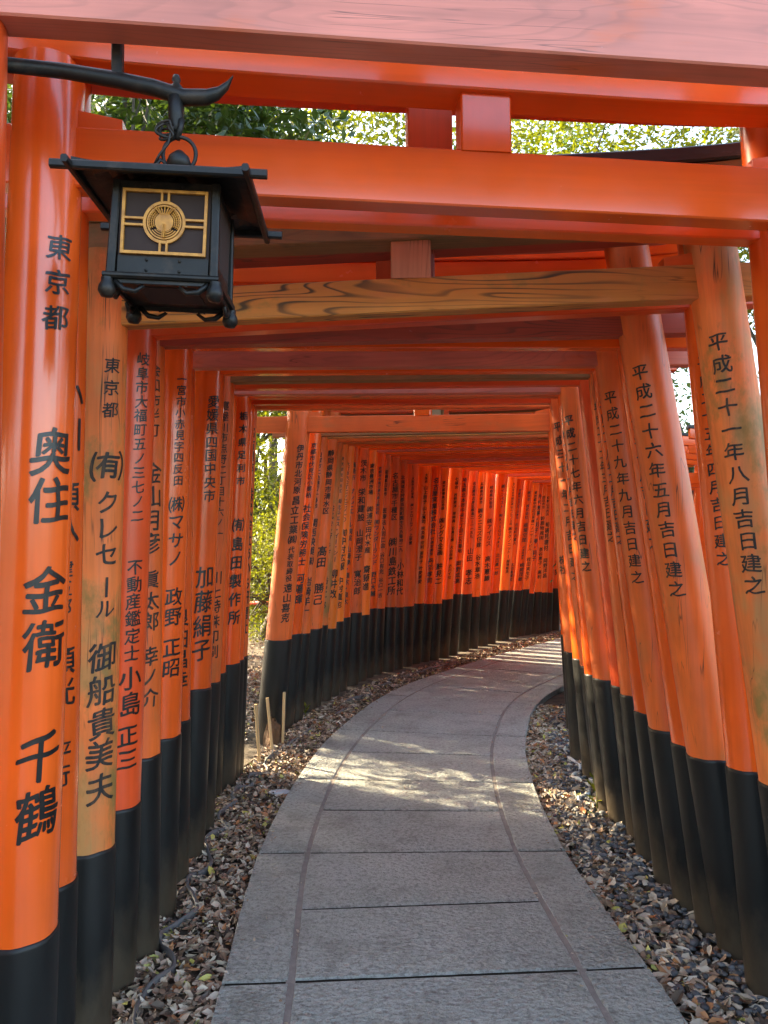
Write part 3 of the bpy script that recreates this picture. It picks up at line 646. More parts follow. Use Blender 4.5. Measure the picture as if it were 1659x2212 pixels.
def torii(name, Lp, Rp, sty, label, group, kasagi=True, gap=.19, sshift=0.0):
    (lx, ly, lm, lD, lb, lz, lt), (rx, ry, rm, rD, rb, rz_, rt) = Lp, Rp
    cx_, cy_ = (lx + rx) / 2, (ly + ry) / 2
    th = math.atan2(ry - ly, rx - lx)
    W = math.hypot(rx - lx, ry - ly)
    root = empty(name, (cx_, cy_, 0), th)
    tag(root, label, 'torii gate', group)
    pl, pr, pn, nh, pk, ps = sty
    N = 36
    topz = (lz + rz_) / 2 + nh + gap
    ends = []
    for sx, m, D, blk, zt, txt, pm in ((-1, lm, lD, lb, lz, lt, pl), (1, rm, rD, rb, rz_, rt, pr)):
        bx = sx * W / 2
        zend = zt + nh + gap + .012
        rad = lambda z, D=D: D / 2 * (1.06 - .045 * z)
        b = MB(); vs = []
        zs = [blk - .03, blk + .4, (blk + zt) / 2, zt, zend]
        wob = [random.uniform(-.0001, .0001) for _ in zs]
        for z, wv in zip(zs, wob):
            for k in range(N):
                a = 2 * math.pi * k / N
                vs.append((bx + m * z + (rad(z) + wv) * math.cos(a), (rad(z) + wv) * math.sin(a), z))
        b.add(vs, [(i * N + k, i * N + (k + 1) % N, (i + 1) * N + (k + 1) % N, (i + 1) * N + k) for i in range(len(zs) - 1) for k in range(N)], 0, True)
        b.add(vs[-N:], [tuple(range(N))])
        post = b.build('post', mz(pm), root)
        b = MB(); vs = []
        zs = [-.12, .3, blk - .012, blk - .0015, blk]
        ex = [.0042, .0042, .0042, .0030, .0002]
        ph = random.uniform(0, 6)
        for z, e in zip(zs, ex):
            for k in range(N):
                a = 2 * math.pi * k / N
                zw = z + (.0016 * math.sin(3 * a + ph) + .0010 * math.sin(7 * a + 2 * ph) if z > .35 else 0)
                vs.append((bx + m * z + (rad(z) + e) * math.cos(a), (rad(z) + e) * math.sin(a), zw))
        b.add(vs, [(i * N + k, i * N + (k + 1) % N, (i + 1) * N + (k + 1) % N, (i + 1) * N + k) for i in range(len(zs) - 1) for k in range(N)], 0, True)
        b.build('black_base', M['black'], post)
        if txt:
            inscription(txt, (bx, 0), m, D, rad, (0, -1), post, M['ink_old'] if pm in ('worn', 'mossy') else M['ink'], twist=(.74 if sx < 0 else -.66) if ly < 6.3 else .5, bold=ly > 4.5)
        ends.append((bx + m * zt, zt, rad(zt), m, bx))
    (x0, z0, r0, m0, b0), (x1, z1, r1, m1, b1) = ends
    # crossbeam (nuki), tenons running past the posts
    def zline(x): return z0 + (z1 - z0) * (x - x0) / (x1 - x0)
    o0 = r0 + random.uniform(.18, .26); o1 = r1 + random.uniform(.18, .26)
    nd = .062 if nh < .15 else .07
    b = MB()
    b.beam((x0 - o0, 0, zline(x0 - o0) + nh / 2), (x1 + o1, 0, zline(x1 + o1) + nh / 2), nh, nd, .004, seg=6, curve=lambda t: random.uniform(-.0006, .0006))
    b.build('crossbeam', mx_(pn), root)
    # wedges
    for xx, sg, r in ((x0, 1, r0), (x1, -1, r1)):
        b = MB()
        xa = xx + sg * (r - .012); xb = xx + sg * (r + .10); za = zline(xa) + nh
        w2 = nd / 2 - .004
        vs = [(xa, -w2, za - .004), (xa, w2, za - .004), (xa, w2, za + .042), (xa, -w2, za + .042), (xb, -w2, za - .004), (xb, w2, za - .004), (xb, w2, za + .022), (xb, -w2, za + .022)]
        b.add(vs, [(0, 1, 2, 3), (7, 6, 5, 4), (0, 4, 5, 1), (1, 5, 6, 2), (2, 6, 7, 3), (3, 7, 4, 0)])
        b.build('wedge', mx_(pn if pn != 'grained' else 'worn'), root)
    # centre strut
    b = MB(); xm = (x0 + x1) / 2 + sshift; zb = zline(xm) + nh
    b.beam((xm, 0, zb - .003), (xm, 0, zb + gap + .002), .125, .07, .004, up=Vector((1, 0, 0)))
    b.build('centre_strut', mz(ps), root)
    if kasagi:
        t0 = (b0 + m0 * (z0 + nh + gap), z0 + nh + gap); t1 = (b1 + m1 * (z1 + nh + gap), z1 + nh + gap)
        sl = (t1[1] - t0[1]) / (t1[0] - t0[0])
        def zt_(x): return t0[1] + sl * (x - t0[0])
        e = .30; kd = .68 if ly > 6.3 else 1.0
        rise = lambda t: .045 * abs(2 * t - 1) ** 5
        b = MB(); h1 = .085
        b.beam((t0[0] - e, 0, zt_(t0[0] - e) + h1 / 2), (t1[0] + e, 0, zt_(t1[0] + e) + h1 / 2), h1, .105 * kd, .004, seg=16, curve=rise)
        b.build('lower_lintel', mx_(pk), root)
        e = .36; h2 = .10; z_ = h1 + .002
        b = MB()
        b.beam((t0[0] - e, 0, zt_(t0[0] - e) + z_ + h2 / 2), (t1[0] + e, 0, zt_(t1[0] + e) + z_ + h2 / 2), h2, .125 * kd, .004, seg=16, curve=rise)
        up_ = b.build('upper_lintel', mx_(pk), root)
        z_ += h2 + .002; h3 = .034 if th > -9 and sty[2] != 'grained' else .05; e += .015
        b = MB()
        b.beam((t0[0] - e, 0, zt_(t0[0] - e) + z_ + h3 / 2), (t1[0] + e, 0, zt_(t1[0] + e) + z_ + h3 / 2), h3, .145 * kd, .006, seg=16, curve=rise)
        b.build('coping', M['coping'], up_)
    return root
LAB = {
 '0': 'torii gate right overhead at the top of the picture, with a broad faded, sheen-painted pink crossbeam',
 '1': 'glossy vermilion torii gate behind the black lantern, bold black characters on its left post',
 '1b': 'glossy torii gate directly behind the one by the lantern, its left post mostly hidden',
 '2': 'mossy torii gate whose bare wood crossbeam shows dark wavy grain, just beyond the lantern',
 '3': 'deep red torii gate whose thin crossbeam shows just under the mossy wavy-grained one',
 '4': 'torii gate with a dark maroon grained crossbeam and broad worn right post',
 '5': 'torii gate with a narrow bright red crossbeam right behind the dark maroon grained one',
 '6': 'torii gate with faded, sheen-painted pink crossbeam behind the narrow bright red one, left post mostly hidden',
 '7': 'torii gate with a smooth glossy left post, wide spaced characters above a tall black base',
 '8': 'weathered torii gate with an olive brown plank crossbeam, in the near group before the gap',
 '8x': 'deep red torii gate almost hidden right behind the one with the olive brown crossbeam',
 '8b': 'torii gate with faded, sheen-painted pink crossbeam and a broad worn orange right post with long cracks',
 '9': 'torii gate whose slim left post carries small spaced characters, near the bright gap',
 '9x': 'torii gate whose slender right post has a date down its pale weathered edge',
 '10': 'last torii gate before the bright gap on the left, narrow left post edged by daylight',
 '11': 'large orange torii gate standing first after the bright gap on the left, thick leaning post',
}
ORD = ['', '', 'second', 'third', 'fourth', 'fifth', 'sixth', 'seventh', 'eighth', 'ninth', 'tenth', 'eleventh', 'twelfth', 'thirteenth', 'fourteenth', 'fifteenth', 'sixteenth', 'seventeenth', 'eighteenth', 'nineteenth', 'twentieth', 'twenty-first', 'twenty-second', 'twenty-third', 'twenty-fourth', 'twenty-fifth', 'twenty-sixth', 'twenty-seventh', 'twenty-eighth', 'twenty-ninth', 'thirtieth', 'thirty-first', 'thirty-second', 'thirty-third']
WORD = {'gloss': 'bright vermilion', 'glowlit': 'glow-lightened orange', 'deep': 'deep red', 'worn': 'worn orange', 'mossy': 'patchy mossy orange', 'maroon': 'maroon'}
GRP = 'torii gates forming the tunnel over the path'
cyc = ['glowlit', 'gloss', 'glowlit', 'glowlit', 'gloss', 'worn']
bcyc = ['gloss', 'glowlit', 'fadedsheen', 'glowlit', 'worn', 'glowlit', 'gloss']
gates_ = {}
for i, (k, lp, rp) in enumerate(G):
    if k in STY: sty = STY[k]
    else: sty = (cyc[i % 6], cyc[(i + 2) % 6], bcyc[(i * 3) % 7], .095, 'glowlit', 'gloss')
    if k in LAB: lab = LAB[k]
    else:
        lab = '%s torii gate, %s left post after the bright gap, counting into the bend' % (WORD[sty[0]], ORD[int(k) - 10])
    gates_[k] = torii('torii_gate', lp, rp, sty, lab, GRP, kasagi=k not in ('9x', '8x'), gap={'1b': .235, '1': .14, '2': .115, '4': .23}.get(k, .17), sshift=.085 if k == '1' else 0)

# notice plate strapped to a post of the far row
_, lp, rp = [g_ for g_ in G if g_[0] == '25'][0]
pr_ = empty('notice_plate', (lp[0] + lp[2] * 1.1, lp[1] - .085, 1.10), 0)
tag(pr_, 'small brown notice plate with columns of fine black writing, strapped to a far post', 'sign')
b = MB()
b.beam((0, 0, -.29), (0, 0, .29), .088, .008, .002, up=Vector((1, 0, 0)))
pb = b.build('board', M['plate'], pr_)
b = MB()
for c_ in range(5):
    z = .25
    while z > -.26:
        hh = random.choice((.012, .016, .02))
        b.beam((-.032 + c_ * .016, -.0048, z), (-.032 + c_ * .016, -.0048, z - hh), .008, .001, .0002, up=Vector((1, 0, 0)))
        z -= hh + random.choice((.004, .004, .012))
b.build('fine_writing', M['ink'], pr_)

# ------------------------------------------------------------------ parallel tunnel on the right
PG = 'torii gates of the second tunnel on the right'
plabs = ['nearest torii gate of the second tunnel, seen between the right hand posts', 'second torii gate of the tunnel beyond the right hand posts', 'third torii gate of the tunnel beyond the right hand posts',
         'fourth torii gate of the tunnel beyond the right hand posts', 'fifth torii gate of the tunnel beyond the right hand posts', 'farthest torii gate of the tunnel beyond the right hand posts']
for i in range(6):
    y = 6.6 + i * .55; x = 3.05 + i * .14
    lp = (x, y, .05, .17, .72, 2.1 + .0 * i, []); rp = (x + 2.1, y - .35, -.05, .17, .72, 2.1, [])
    torii('torii_gate', lp, rp, ('gloss', 'gloss', 'gloss', .12, 'gloss', 'gloss'), plabs[i], PG, gap=.17)

# ------------------------------------------------------------------ lantern and its bracket
lb = empty('lantern_bracket', (-.53, 1.5, 2.44))
tag(lb, 'black iron bracket arm with an upturned tip, holding the hanging lantern', 'bracket')
b = MB()
pts = [(-.215, .0, .020), (-.10, .0, .006), (0, 0, -.012), (.08, 0, -.030), (.14, 0, -.050), (.185, 0, -.050), (.208, 0, -.042), (.226, 0, -.026), (.236, 0, -.008)]
for (a, c_), (h0, h1) in zip(zip(pts, pts[1:]), [(.03, .03)] * 7 + [(.02, .02)]):
    pass
sec = []
hs = [.030, .031, .033, .034, .034, .032, .026, .018, .006]
vs = []
for (x, y, z), hh in zip(pts, hs):
    for a in range(10):
        t = 2 * math.pi * a / 10
        vs.append((x, y + .013 * math.cos(t) * (hh / .03), z + hh / 2 * math.sin(t)))
fs = [(i * 10 + j, i * 10 + (j + 1) % 10, (i + 1) * 10 + (j + 1) % 10, (i + 1) * 10 + j) for i in range(len(pts) - 1) for j in range(10)]
fs += [tuple(range(10)), tuple(reversed(range((len(pts) - 1) * 10, len(pts) * 10)))]
b.add(vs, fs, 0, True)
b.build('arm', M['iron'], lb)
b = MB(); b.beam((.006, 0, -.005), (.006, .0, .065), .022, .018, .003, up=Vector((1, 0, 0))); b.build('stay', M['iron'], lb)
b = MB(); b.lathe([(0, .030), (.006, .027), (.009, .018), (.006, .010), (.012, .004), (.012, -.016), (.016, -.018), (.015, -.06), (.010, -.075), (.012, -.088), (.0, -.093)], (.123, 0, -.032), 14); b.build('swivel', M['iron'], lb)

la = empty('hanging_lantern', (-.402, 1.49, 2.178), 0)
la.scale = (.95, .95, .97)
la.rotation_euler = (0, R(2.6), R(2))
tag(la, 'black metal lantern with gilt cross frame and round crest, hanging from the iron bracket', 'lantern')
b = MB()
# low hipped roof with flared corners
ev = []
HW, HD = .178, .155
def roof_z(u, v):
    r = max(abs(u), abs(v))
    return .055 * (1 - r) ** 1.4 + .010 * (abs(u * v) ** 3)
n = 12
vs = []
for j in range(n + 1):
    for i in range(n + 1):
        u, v_ = 2 * i / n - 1, 2 * j / n - 1
        vs.append((u * HW * .93, v_ * HD * .93, roof_z(u, v_)))
nn = len(vs)
vs += [(x, y, z - .006) for x, y, z in vs]
fs = [(j * 13 + i, j * 13 + i + 1, (j + 1) * 13 + i + 1, (j + 1) * 13 + i) for j in range(n) for i in range(n)]
fs += [tuple(nn + k for k in reversed(f)) for f in fs]
edge = [i for i in range(13)] + [12 + 13 * j for j in range(1, 13)] + [156 + i for i in range(11, -1, -1)] + [13 * j for j in range(11, 0, -1)]
fs += [(a, nn + a, nn + c_, c_) for a, c_ in zip(edge, edge[1:] + edge[:1])]
b.add(vs, fs, 0, False)
roof = b.build('roof', M['iron'], la)
b = MB()
for sy in (-1, 1):
    b.beam((-.203, sy * (HD - .01), -.006), (.203, sy * (HD - .01), -.006), .016, .014, .003)
for sx in (-1, 1):
    b.beam((sx * (HW - .012), -.175, -.008), (sx * (HW - .012), .175, -.008), .014, .013, .003)
b.build('eave_rods', M['iron'], roof)
b = MB(); b.lathe([(.0, .105), (.008, .100), (.021, .088), (.025, .076), (.021, .063), (.011, .055), (.014, .050), (.020, .046), (.020, .038)], n=20); b.build('finial', M['iron'], la)
b = MB()
ring = [(.034 * math.cos(a), 0, .094 + .036 * math.sin(a)) for a in np.linspace(0, 2 * math.pi, 28)]
b.tube(ring, .0042, 8, cap=False)
b.tube([(-.006, 0, .125), (0, 0, .15), (.002, 0, .168)], .006, 8)
b.build('hanging_ring', M['iron'], la)
b = MB()
wr = [(-.03 + .016 * math.cos(a * 1.9) + .004 * math.sin(a * 5), .010 * math.sin(a * 1.3), .150 + .014 * math.sin(a * 1.9) - .0012 * a) for a in np.linspace(0, 14, 80)]
wr = [(-.05, -.01, .06), (-.038, -.012, .085), (-.022, -.01, .11), (-.018, -.008, .135)] + wr
b.tube(wr, .0028, 6)
b.tube([(-.048, -.012, .055), (-.034, -.014, .075), (-.018, -.012, .06), (-.03, -.012, .052)], .004, 6)
b.build('twisted_wire', M['iron'], la)
# body: open box with corner posts
BW, BT, BB = .102, -.004, -.185     # half width, top, bottom
def bx_(b, x0, x1, y0, y1, z0, z1, mat=0):
    vs = [(x0, y0, z0), (x1, y0, z0), (x1, y1, z0), (x0, y1, z0), (x0, y0, z1), (x1, y0, z1), (x1, y1, z1), (x0, y1, z1)]
    b.add(vs, [(3, 2, 1, 0), (4, 5, 6, 7), (0, 1, 5, 4), (1, 2, 6, 5), (2, 3, 7, 6), (3, 0, 4, 7)], mat)
b = MB()
BD = .088
for sx in (-1, 1):
    for sy in (-1, 1):
        b.beam((sx * (BW - .006), sy * (BD - .006), BT), (sx * (BW - .002), sy * (BD - .002), BB - .012), .017, .017, .003, up=Vector((1, 0, 0)))
for sy in (-1, 1):
    y0, y1 = sorted((sy * (BD - .010), sy * (BD - .002)))
    bx_(b, -BW + .014, BW - .014, y0, y1, BT - .014, BT)
    bx_(b, -BW + .014, BW - .014, y0, y1, -.184, -.150)
for sx in (-1, 1):
    x0, x1 = sorted((sx * (BW - .010), sx * (BW - .002)))
    bx_(b, x0, x1, -BD + .014, BD - .014, BT - .014, BT)
    bx_(b, x0, x1, -BD + .014, BD - .014, -.184, -.150)
body = b.build('body_frame', M['iron'], la)
b = MB()
b.beam((-BW - .010, 0, -.191), (BW + .010, 0, -.191), .012, 2 * BD + .026, .004)
pl_ = b.build('base_plate', M['iron'], la)
b = MB(); bx_(b, -.058, .058, -.05, .05, -.1985, -.1965); b.build('underside_panel', M['pane'], pl_)
for sx in (-1, 1):
    for sy in (-1, 1):
        b = MB()
        b.lathe([(.012, .0), (.012, -.008), (.016, -.016), (.017, -.026), (.011, -.036), (.0, -.038)], (sx * (BW + .002), sy * (BD + .002), -.196), 14)
        b.build('foot', M['iron'], la)
for sy in (-1, 1):   # scrolled aprons between the feet
    b = MB()
    for sx in (-1, 1):
        b.tube([(sx * .090, sy * BD, -.200), (sx * .072, sy * BD, -.216), (sx * .050, sy * BD, -.219), (sx * .034, sy * BD, -.208), (sx * .042, sy * BD, -.202), (sx * .05, sy * BD, -.206)], [.006, .006, .005, .004, .003, .002], 6)
        if sx < 0: b.beam((-.09, sy * BD, -.200), (.09, sy * BD, -.200), .010, .006, .001)
    b.build('scroll_apron', M['iron'], la)
for sx in (-1, 1):
    b = MB()
    for sy in (-1, 1):
        b.tube([(sx * BW, sy * .080, -.200), (sx * BW, sy * .060, -.216), (sx * BW, sy * .042, -.218), (sx * BW, sy * .028, -.208), (sx * BW, sy * .036, -.203)], [.006, .006, .005, .004, .003], 6)
        if sy < 0: b.beam((sx * BW, -.08, -.200), (sx * BW, .08, -.200), .010, .006, .001)
    b.build('scroll_apron', M['iron'], la)
b = MB()
for sx in (-1, 1):
    for z in (-.012, -.157, -.177):
        for q_ in (.094, .032): b.tube([(sx * q_, -BD + .004, z), (sx * q_, -BD - .0012, z)], [.0034, .0024], 8)
b.build('rivets', M['iron'], body)
def panel(face):
    """pane with gilt lattice and rice-sheaf roundel; face = front/back/side placement"""
    pn = MB(); wd, z0, z1 = .0825, -.147, -.021
    bx_(pn, -.088, .088, -.0015, .0015, -.151, -.017)
    p_ = pn.build('pane', M['pane'], la)
    if face == 'right': p_.location = (BW - .004, 0, 0); p_.rotation_euler = (0, 0, math.pi / 2); p_.scale = (.80, 1, 1); return
    if face == 'left': p_.location = (-BW + .004, 0, 0); p_.rotation_euler = (0, 0, -math.pi / 2); p_.scale = (.80, 1, 1); return
    gq = MB(); y = -.0045; t = .0056; zc = (z0 + z1) / 2
    def bar(x0, x1, za, zb, d=.004): bx_(gq, x0, x1, y - d, y + .002, za, zb)
    bar(-wd, wd, z1 - t, z1); bar(-wd, wd, z0, z0 + t); bar(-wd, -wd + t, z0 + t, z1 - t); bar(wd - t, wd, z0 + t, z1 - t)
    for sg in (-1, 1):
        bar(sg * .0065 - .002, sg * .0065 + .002, z0 + t, zc - .039, .0035); bar(sg * .0065 - .002, sg * .0065 + .002, zc + .039, z1 - t, .0035)
        bar(-wd + t, -.0395, zc + sg * .0065 - .002, zc + sg * .0065 + .002, .0035); bar(.0395, wd - t, zc + sg * .0065 - .002, zc + sg * .0065 + .002, .0035)
    def ringf(r0, r1, yy, n=48, a0=0, a1=2 * math.pi, zz=0, squash=1):
        vs, fs = [], []
        for k in range(n + 1):
            a = a0 + (a1 - a0) * k / n
            for r in (r0, r1):
                for yv in (yy, yy + .004): vs.append((r * math.sin(a), yv, zc + zz + r * math.cos(a) * squash))
        for k in range(n):
            q = k * 4
            fs += [(q, q + 4, q + 6, q + 2), (q + 1, q + 3, q + 7, q + 5), (q, q + 1, q + 5, q + 4), (q + 2, q + 6, q + 7, q + 3)]
        gq.add(vs, fs)
    ringf(.0355, .0412, y - .003); ringf(.0305, .0335, y - .003)
    ringf(.0, .0180, y - .004, 32)
    ringf(.0265, .0285, y - .003, 20, R(125), R(235)); ringf(.022, .0238, y - .003, 20, R(130), R(230)); ringf(.0185, .0200, y - .003, 16, R(135), R(225))
    for k in range(7):
        a = R(-36 + 12 * k)
        xx = .017 * math.sin(a); gq.tube([(xx * .6, y - .003, zc + .012), (xx * 1.5, y - .003, zc + .024), (xx * 1.75 + .002 * (k - 3), y - .003, zc + .031)], [.0012, .0017, .0008], 5)
    for sg in (-1, 1):
        for j, rr in enumerate((.0205, .0245, .0285)):
            pts3 = [(sg * rr * math.sin(a), y - .003, zc + rr * math.cos(a)) for a in np.linspace(R(40), R(118), 9)]
            gq.tube(pts3, .0010, 5)
            for a in np.linspace(R(44), R(114), 8):
                gq.tube([(sg * rr * math.sin(a), y - .003, zc + rr * math.cos(a)), (sg * (rr + .0026) * math.sin(a - .10), y - .003, zc + (rr + .0026) * math.cos(a - .10))], [.0011, .0005], 4)
    for dx in (-.0015, .0015): bx_(gq, dx - .0006, dx + .0006, y - .0085, y - .004, zc - .031, zc - .004)
    g_ = gq.build('gilt_lattice', M['gold'], p_)
    if face == 'front': p_.location = (0, -BD + .004, 0)
    if face == 'back': p_.location = (0, BD - .004, 0); p_.rotation_euler = (0, 0, math.pi)
for fc in ('front', 'back', 'right', 'left'): panel(fc)

# ------------------------------------------------------------------ small things on the ground
for (x, y), (tx, tz), lab in (((-.79, 5.93), (-.775, .362), 'upright wooden stake with flat top, farthest right of the three'),
                         ((-.836, 5.76), (-.88, .354), 'pale wooden stake, middle of three, leaning left before the big leaning post'),
                         ((-.881, 5.445), (-.913, .372), 'darkest and nearest wooden stake, leftmost of the three by the gap')):
    b = MB(); b.beam((0, 0, -.1), (tx - x, .01, tz), .022, .020, .002, up=Vector((0, 1, 0)))
    o = b.build('wooden_stake', M['stake']); o.location = (x, y, 0); tag(o, lab, 'stake', 'three wooden stakes by the gap')
def ribbon(name, pts, mat, label, h=.045, t=.005):
    P2 = catmull(pts, 8); b = MB(); n = len(P2); vs = []
    for i, (x, y) in enumerate(P2):
        a = P2[max(i - 1, 0)]; c_ = P2[min(i + 1, n - 1)]
        d = np.array(c_) - np.array(a); d /= np.hypot(*d); nx, ny = -d[1] * t, d[0] * t
        zt = -.042 + h + .006 * math.sin(i * .7); lean = .006 * math.sin(i * .23)
        vs += [(x - nx, y - ny, -.08), (x + nx, y + ny, -.08), (x + nx * 1.5 + lean, y + ny * 1.5, zt - .004), (x + lean, y, zt + .001), (x - nx * 1.5 + lean, y - ny * 1.5, zt - .004)]
    fs = [(i * 5 + j, i * 5 + (j + 1) % 5, (i + 1) * 5 + (j + 1) % 5, (i + 1) * 5 + j) for i in range(n - 1) for j in range(5)]
    fs += [(0, 1, 2, 3, 4), tuple(reversed(range(n * 5 - 5, n * 5)))]
    b.add(vs, fs, 0, True); o = b.build(name, mat); tag(o, label, 'lawn edging')
ribbon('lawn_edging', [(-.62, 6.35), (-.7, 6.06), (-.77, 5.76), (-.84, 5.42), (-.80, 5.2), (-.90, 5.1), (-.84, 4.92), (-.93, 4.86), (-.94, 4.7), (-.88, 4.6), (-.94, 4.45), (-.93, 4.3), (-.86, 4.2), (-.93, 4.05), (-.89, 3.87), (-.84, 3.7), (-.90, 3.56), (-.85, 3.41), (-.80, 3.25), (-.88, 3.09), (-.85, 2.98), (-.78, 2.85), (-.83, 2.68), (-.80, 2.5), (-.73, 2.35), (-.8, 2.1), (-.76, 1.8)], M['plastic'], 'wavy grey plastic lawn edging winding through the leaves along the left posts', .034, .005)
ribbon('lawn_edging', [(1.27, 5.45), (1.30, 5.3), (1.27, 5.12), (1.20, 5.02), (1.23, 4.93), (1.25, 4.80), (1.21, 4.68), (1.13, 4.60), (1.12, 4.52)], M['palepl'], 'short pale wavy strip of plastic edging at the foot of the right posts', .036, .005)
ribbon('lawn_edging', [(-.45, 6.9), (-.30, 7.3), (-.38, 7.5), (-.15, 7.8), (-.20, 8.05), (.05, 8.4), (.05, 8.6), (.35, 9.0), (.5, 9.3), (.8, 9.7)], M['plastic'], 'grey plastic edging running in scallops along the far left posts round the bend', .032, .005)
b = MB(); b.lathe([(0, .010), (.05, .009), (.07, .004), (.072, 0)], n=18); o = b.build('flat_stone', M['flat']); o.location = (-.65, 4.77, -.02); o.scale = (1, .6, 1); tag(o, 'pale flat oval stone lying in the leaves at the left path edge', 'stone')
# barrier pole outside the gap
b = MB()
for i in range(6):
    b.tube([(-5.6 + i * .8, 13.9 - i * .12, .52 - i * .012), (-4.8 + i * .8, 13.78 - i * .12, .508 - i * .012)], .035, 10, mat=i % 2)
bp = empty('barrier_pole', (0, 0, 0)); o = b.build('striped_bar', [M['red'], M['white']], bp)
tag(bp, 'red and white striped barrier pole out in the sunny clearing through the gap', 'barrier')
for x, y in ((-5.5, 13.9), (-1.2, 13.25)):
    b = MB(); b.tube([(x, y, -.1), (x, y, .56)], .03, 10); b.build('leg', M['white'], bp)
# rotten foot of the big post
b = MB(); vs = []; N = 14
for j, (r, z) in enumerate(((.075, -.08), (.07, .02), (.055, .09), (.02, .15))):
    for k in range(N):
        a = 2 * math.pi * k / N; q = r * random.uniform(.8, 1.15); vs.append((q * math.cos(a), q * math.sin(a) * .8, z + random.uniform(-.02, .03) * (j > 1)))
b.add(vs, [(j * N + k, j * N + (k + 1) % N, (j + 1) * N + (k + 1) % N, (j + 1) * N + k) for j in range(3) for k in range(N)], 0, False)
o = b.build('wood_stump', M['rot']); o.location = (-.86, 5.95, 0); tag(o, 'broken brown rotten wood stump at the foot of the big leaning post', 'stump')
o2 = o.copy(); C.objects.link(o2); o2.location = (1.36, 5.1, 0); o2.scale = (.9, .9, .8); tag(o2, 'dark decayed wood stump behind the pale edging at the right posts', 'stump')

# ------------------------------------------------------------------ leaf litter and pebbles
def leaf_mesh(name, P, size, mats, weights, label, elong=2.2):
    n = len(P)
    t = np.array([0, .28, .62, 1.0]) - .5
    hw = np.array([0.0, .20, .17, 0.0])
    base = [(t[0], 0), (t[1], -hw[1]), (t[1], 0), (t[1], hw[1]), (t[2], -hw[2]), (t[2], 0), (t[2], hw[2]), (t[3], 0)]
    bf = [(0, 1, 2), (0, 2, 3), (1, 4, 5, 2), (2, 5, 6, 3), (4, 7, 5), (5, 7, 6)]
    base = np.array(base)
    L = (.35 + .95 * rng.beta(1.6, 1.6, n)) * size
    wd = rng.uniform(.75, 1.35, n)
    curl = rng.uniform(-.5, 1.1, n); fold = rng.uniform(-.3, 1.1, n)
    yaw = rng.uniform(0, 2 * math.pi, n); tx = rng.normal(0, .38, n); ty = rng.normal(0, .38, n)
    x = base[None, :, 0] * L[:, None]; y = base[None, :, 1] * L[:, None] * wd[:, None]
    z = curl[:, None] * (base[None, :, 0] ** 2) * L[:, None] * .9 + fold[:, None] * np.abs(base[None, :, 1]) * L[:, None]
    x = x * (1 - .3 * np.abs(curl[:, None]) * np.abs(base[None, :, 0]))
    y1 = y * np.cos(tx)[:, None] - z * np.sin(tx)[:, None]; z1 = y * np.sin(tx)[:, None] + z * np.cos(tx)[:, None]
    x2 = x * np.cos(ty)[:, None] + z1 * np.sin(ty)[:, None]; z2 = -x * np.sin(ty)[:, None] + z1 * np.cos(ty)[:, None]
    c_, s_ = np.cos(yaw)[:, None], np.sin(yaw)[:, None]
    V = np.stack([x2 * c_ - y1 * s_ + P[:, 0:1], x2 * s_ + y1 * c_ + P[:, 1:2], z2 + P[:, 2:3]], 2).reshape(-1, 3)
    F = [[k * 8 + q for q in f] for k in range(n) for f in bf]
    me = bpy.data.meshes.new(name); me.from_pydata(V.tolist(), [], F)
    for m_ in mats: me.materials.append(m_)
    mi = rng.choice(len(mats), n, p=weights)
    me.polygons.foreach_set('material_index', np.repeat(mi, 6).astype(np.int32))
    me.update()
    o = bpy.data.objects.new(name, me); C.objects.link(o); tag(o, label, 'leaf litter', kind='stuff')
    return o
WT = [.30, .27, .22, .06, .03, .12]
POSTS = np.array([(g_[1][0], g_[1][1]) for g_ in G] + [(g_[2][0], g_[2][1]) for g_ in G])
def off_posts(p):
    d = np.hypot(p[:, None, 0] - POSTS[None, :, 0], p[:, None, 1] - POSTS[None, :, 1]).min(1)
    return p[d > .085]
def strip(n, side, smin, smax, width, power=1.0, start=0.0):
    out = []
    s_ = rng.uniform(smin, smax, n); u = rng.uniform(0, 1, n) ** power
    for a, q in zip(s_, u):
        x, y = cpt(a, side * (HO + start + q * width)); out.append((x, y, -.038 + rng.uniform(0, .020)))
    return np.array(out)
s0 = s_at_y(1.3)
PL_ = off_posts(np.concatenate([strip(8200, -1, s0, s_at_y(7.0), .42), strip(6000, -1, s_at_y(6.5), s_at_y(14), .45)]))
leaf_mesh('fallen_leaves', PL_, .052, LIT, WT, 'dry brown and tan fallen leaves heaped between the path and the left posts')
PR_ = off_posts(np.concatenate([strip(2600, 1, s0, s_at_y(7.5), .22, .8), strip(4200, 1, s0, s_at_y(7.5), .55), strip(900, 1, s_at_y(4.6), s_at_y(7.5), .3)]))
PR_ = np.concatenate([PR_, off_posts(strip(420, 1, s0, s_at_y(5.5), .50, .8)) + np.array([0, 0, .016])])
leaf_mesh('fallen_leaves', PR_, .060, LIT, [.32, .22, .12, .10, .03, .21], 'dry leaves lying over dark pebbles between the path and the right posts')
# twigs in the litter
b = MB()
for k in range(170):
    sd2 = random.choice((-1, 1)); s_ = random.uniform(s0, s_at_y(7.5)); x, y = cpt(s_, sd2 * (HO + random.uniform(.04, .40)))
    a = random.uniform(0, 6.28); L = random.uniform(.03, .11); z = -.022 + random.uniform(-.004, .008)
    b.tube([(x, y, z), (x + L * .5 * math.cos(a) + .004, y + L * .5 * math.sin(a), z + .004), (x + L * math.cos(a + .2), y + L * math.sin(a + .2), z + .001)], [.0022, .0018, .0010], 4)
o = b.build('twigs', M['bark']); tag(o, 'thin dry twigs lying among the fallen leaves beside the path', 'twigs', kind='stuff')
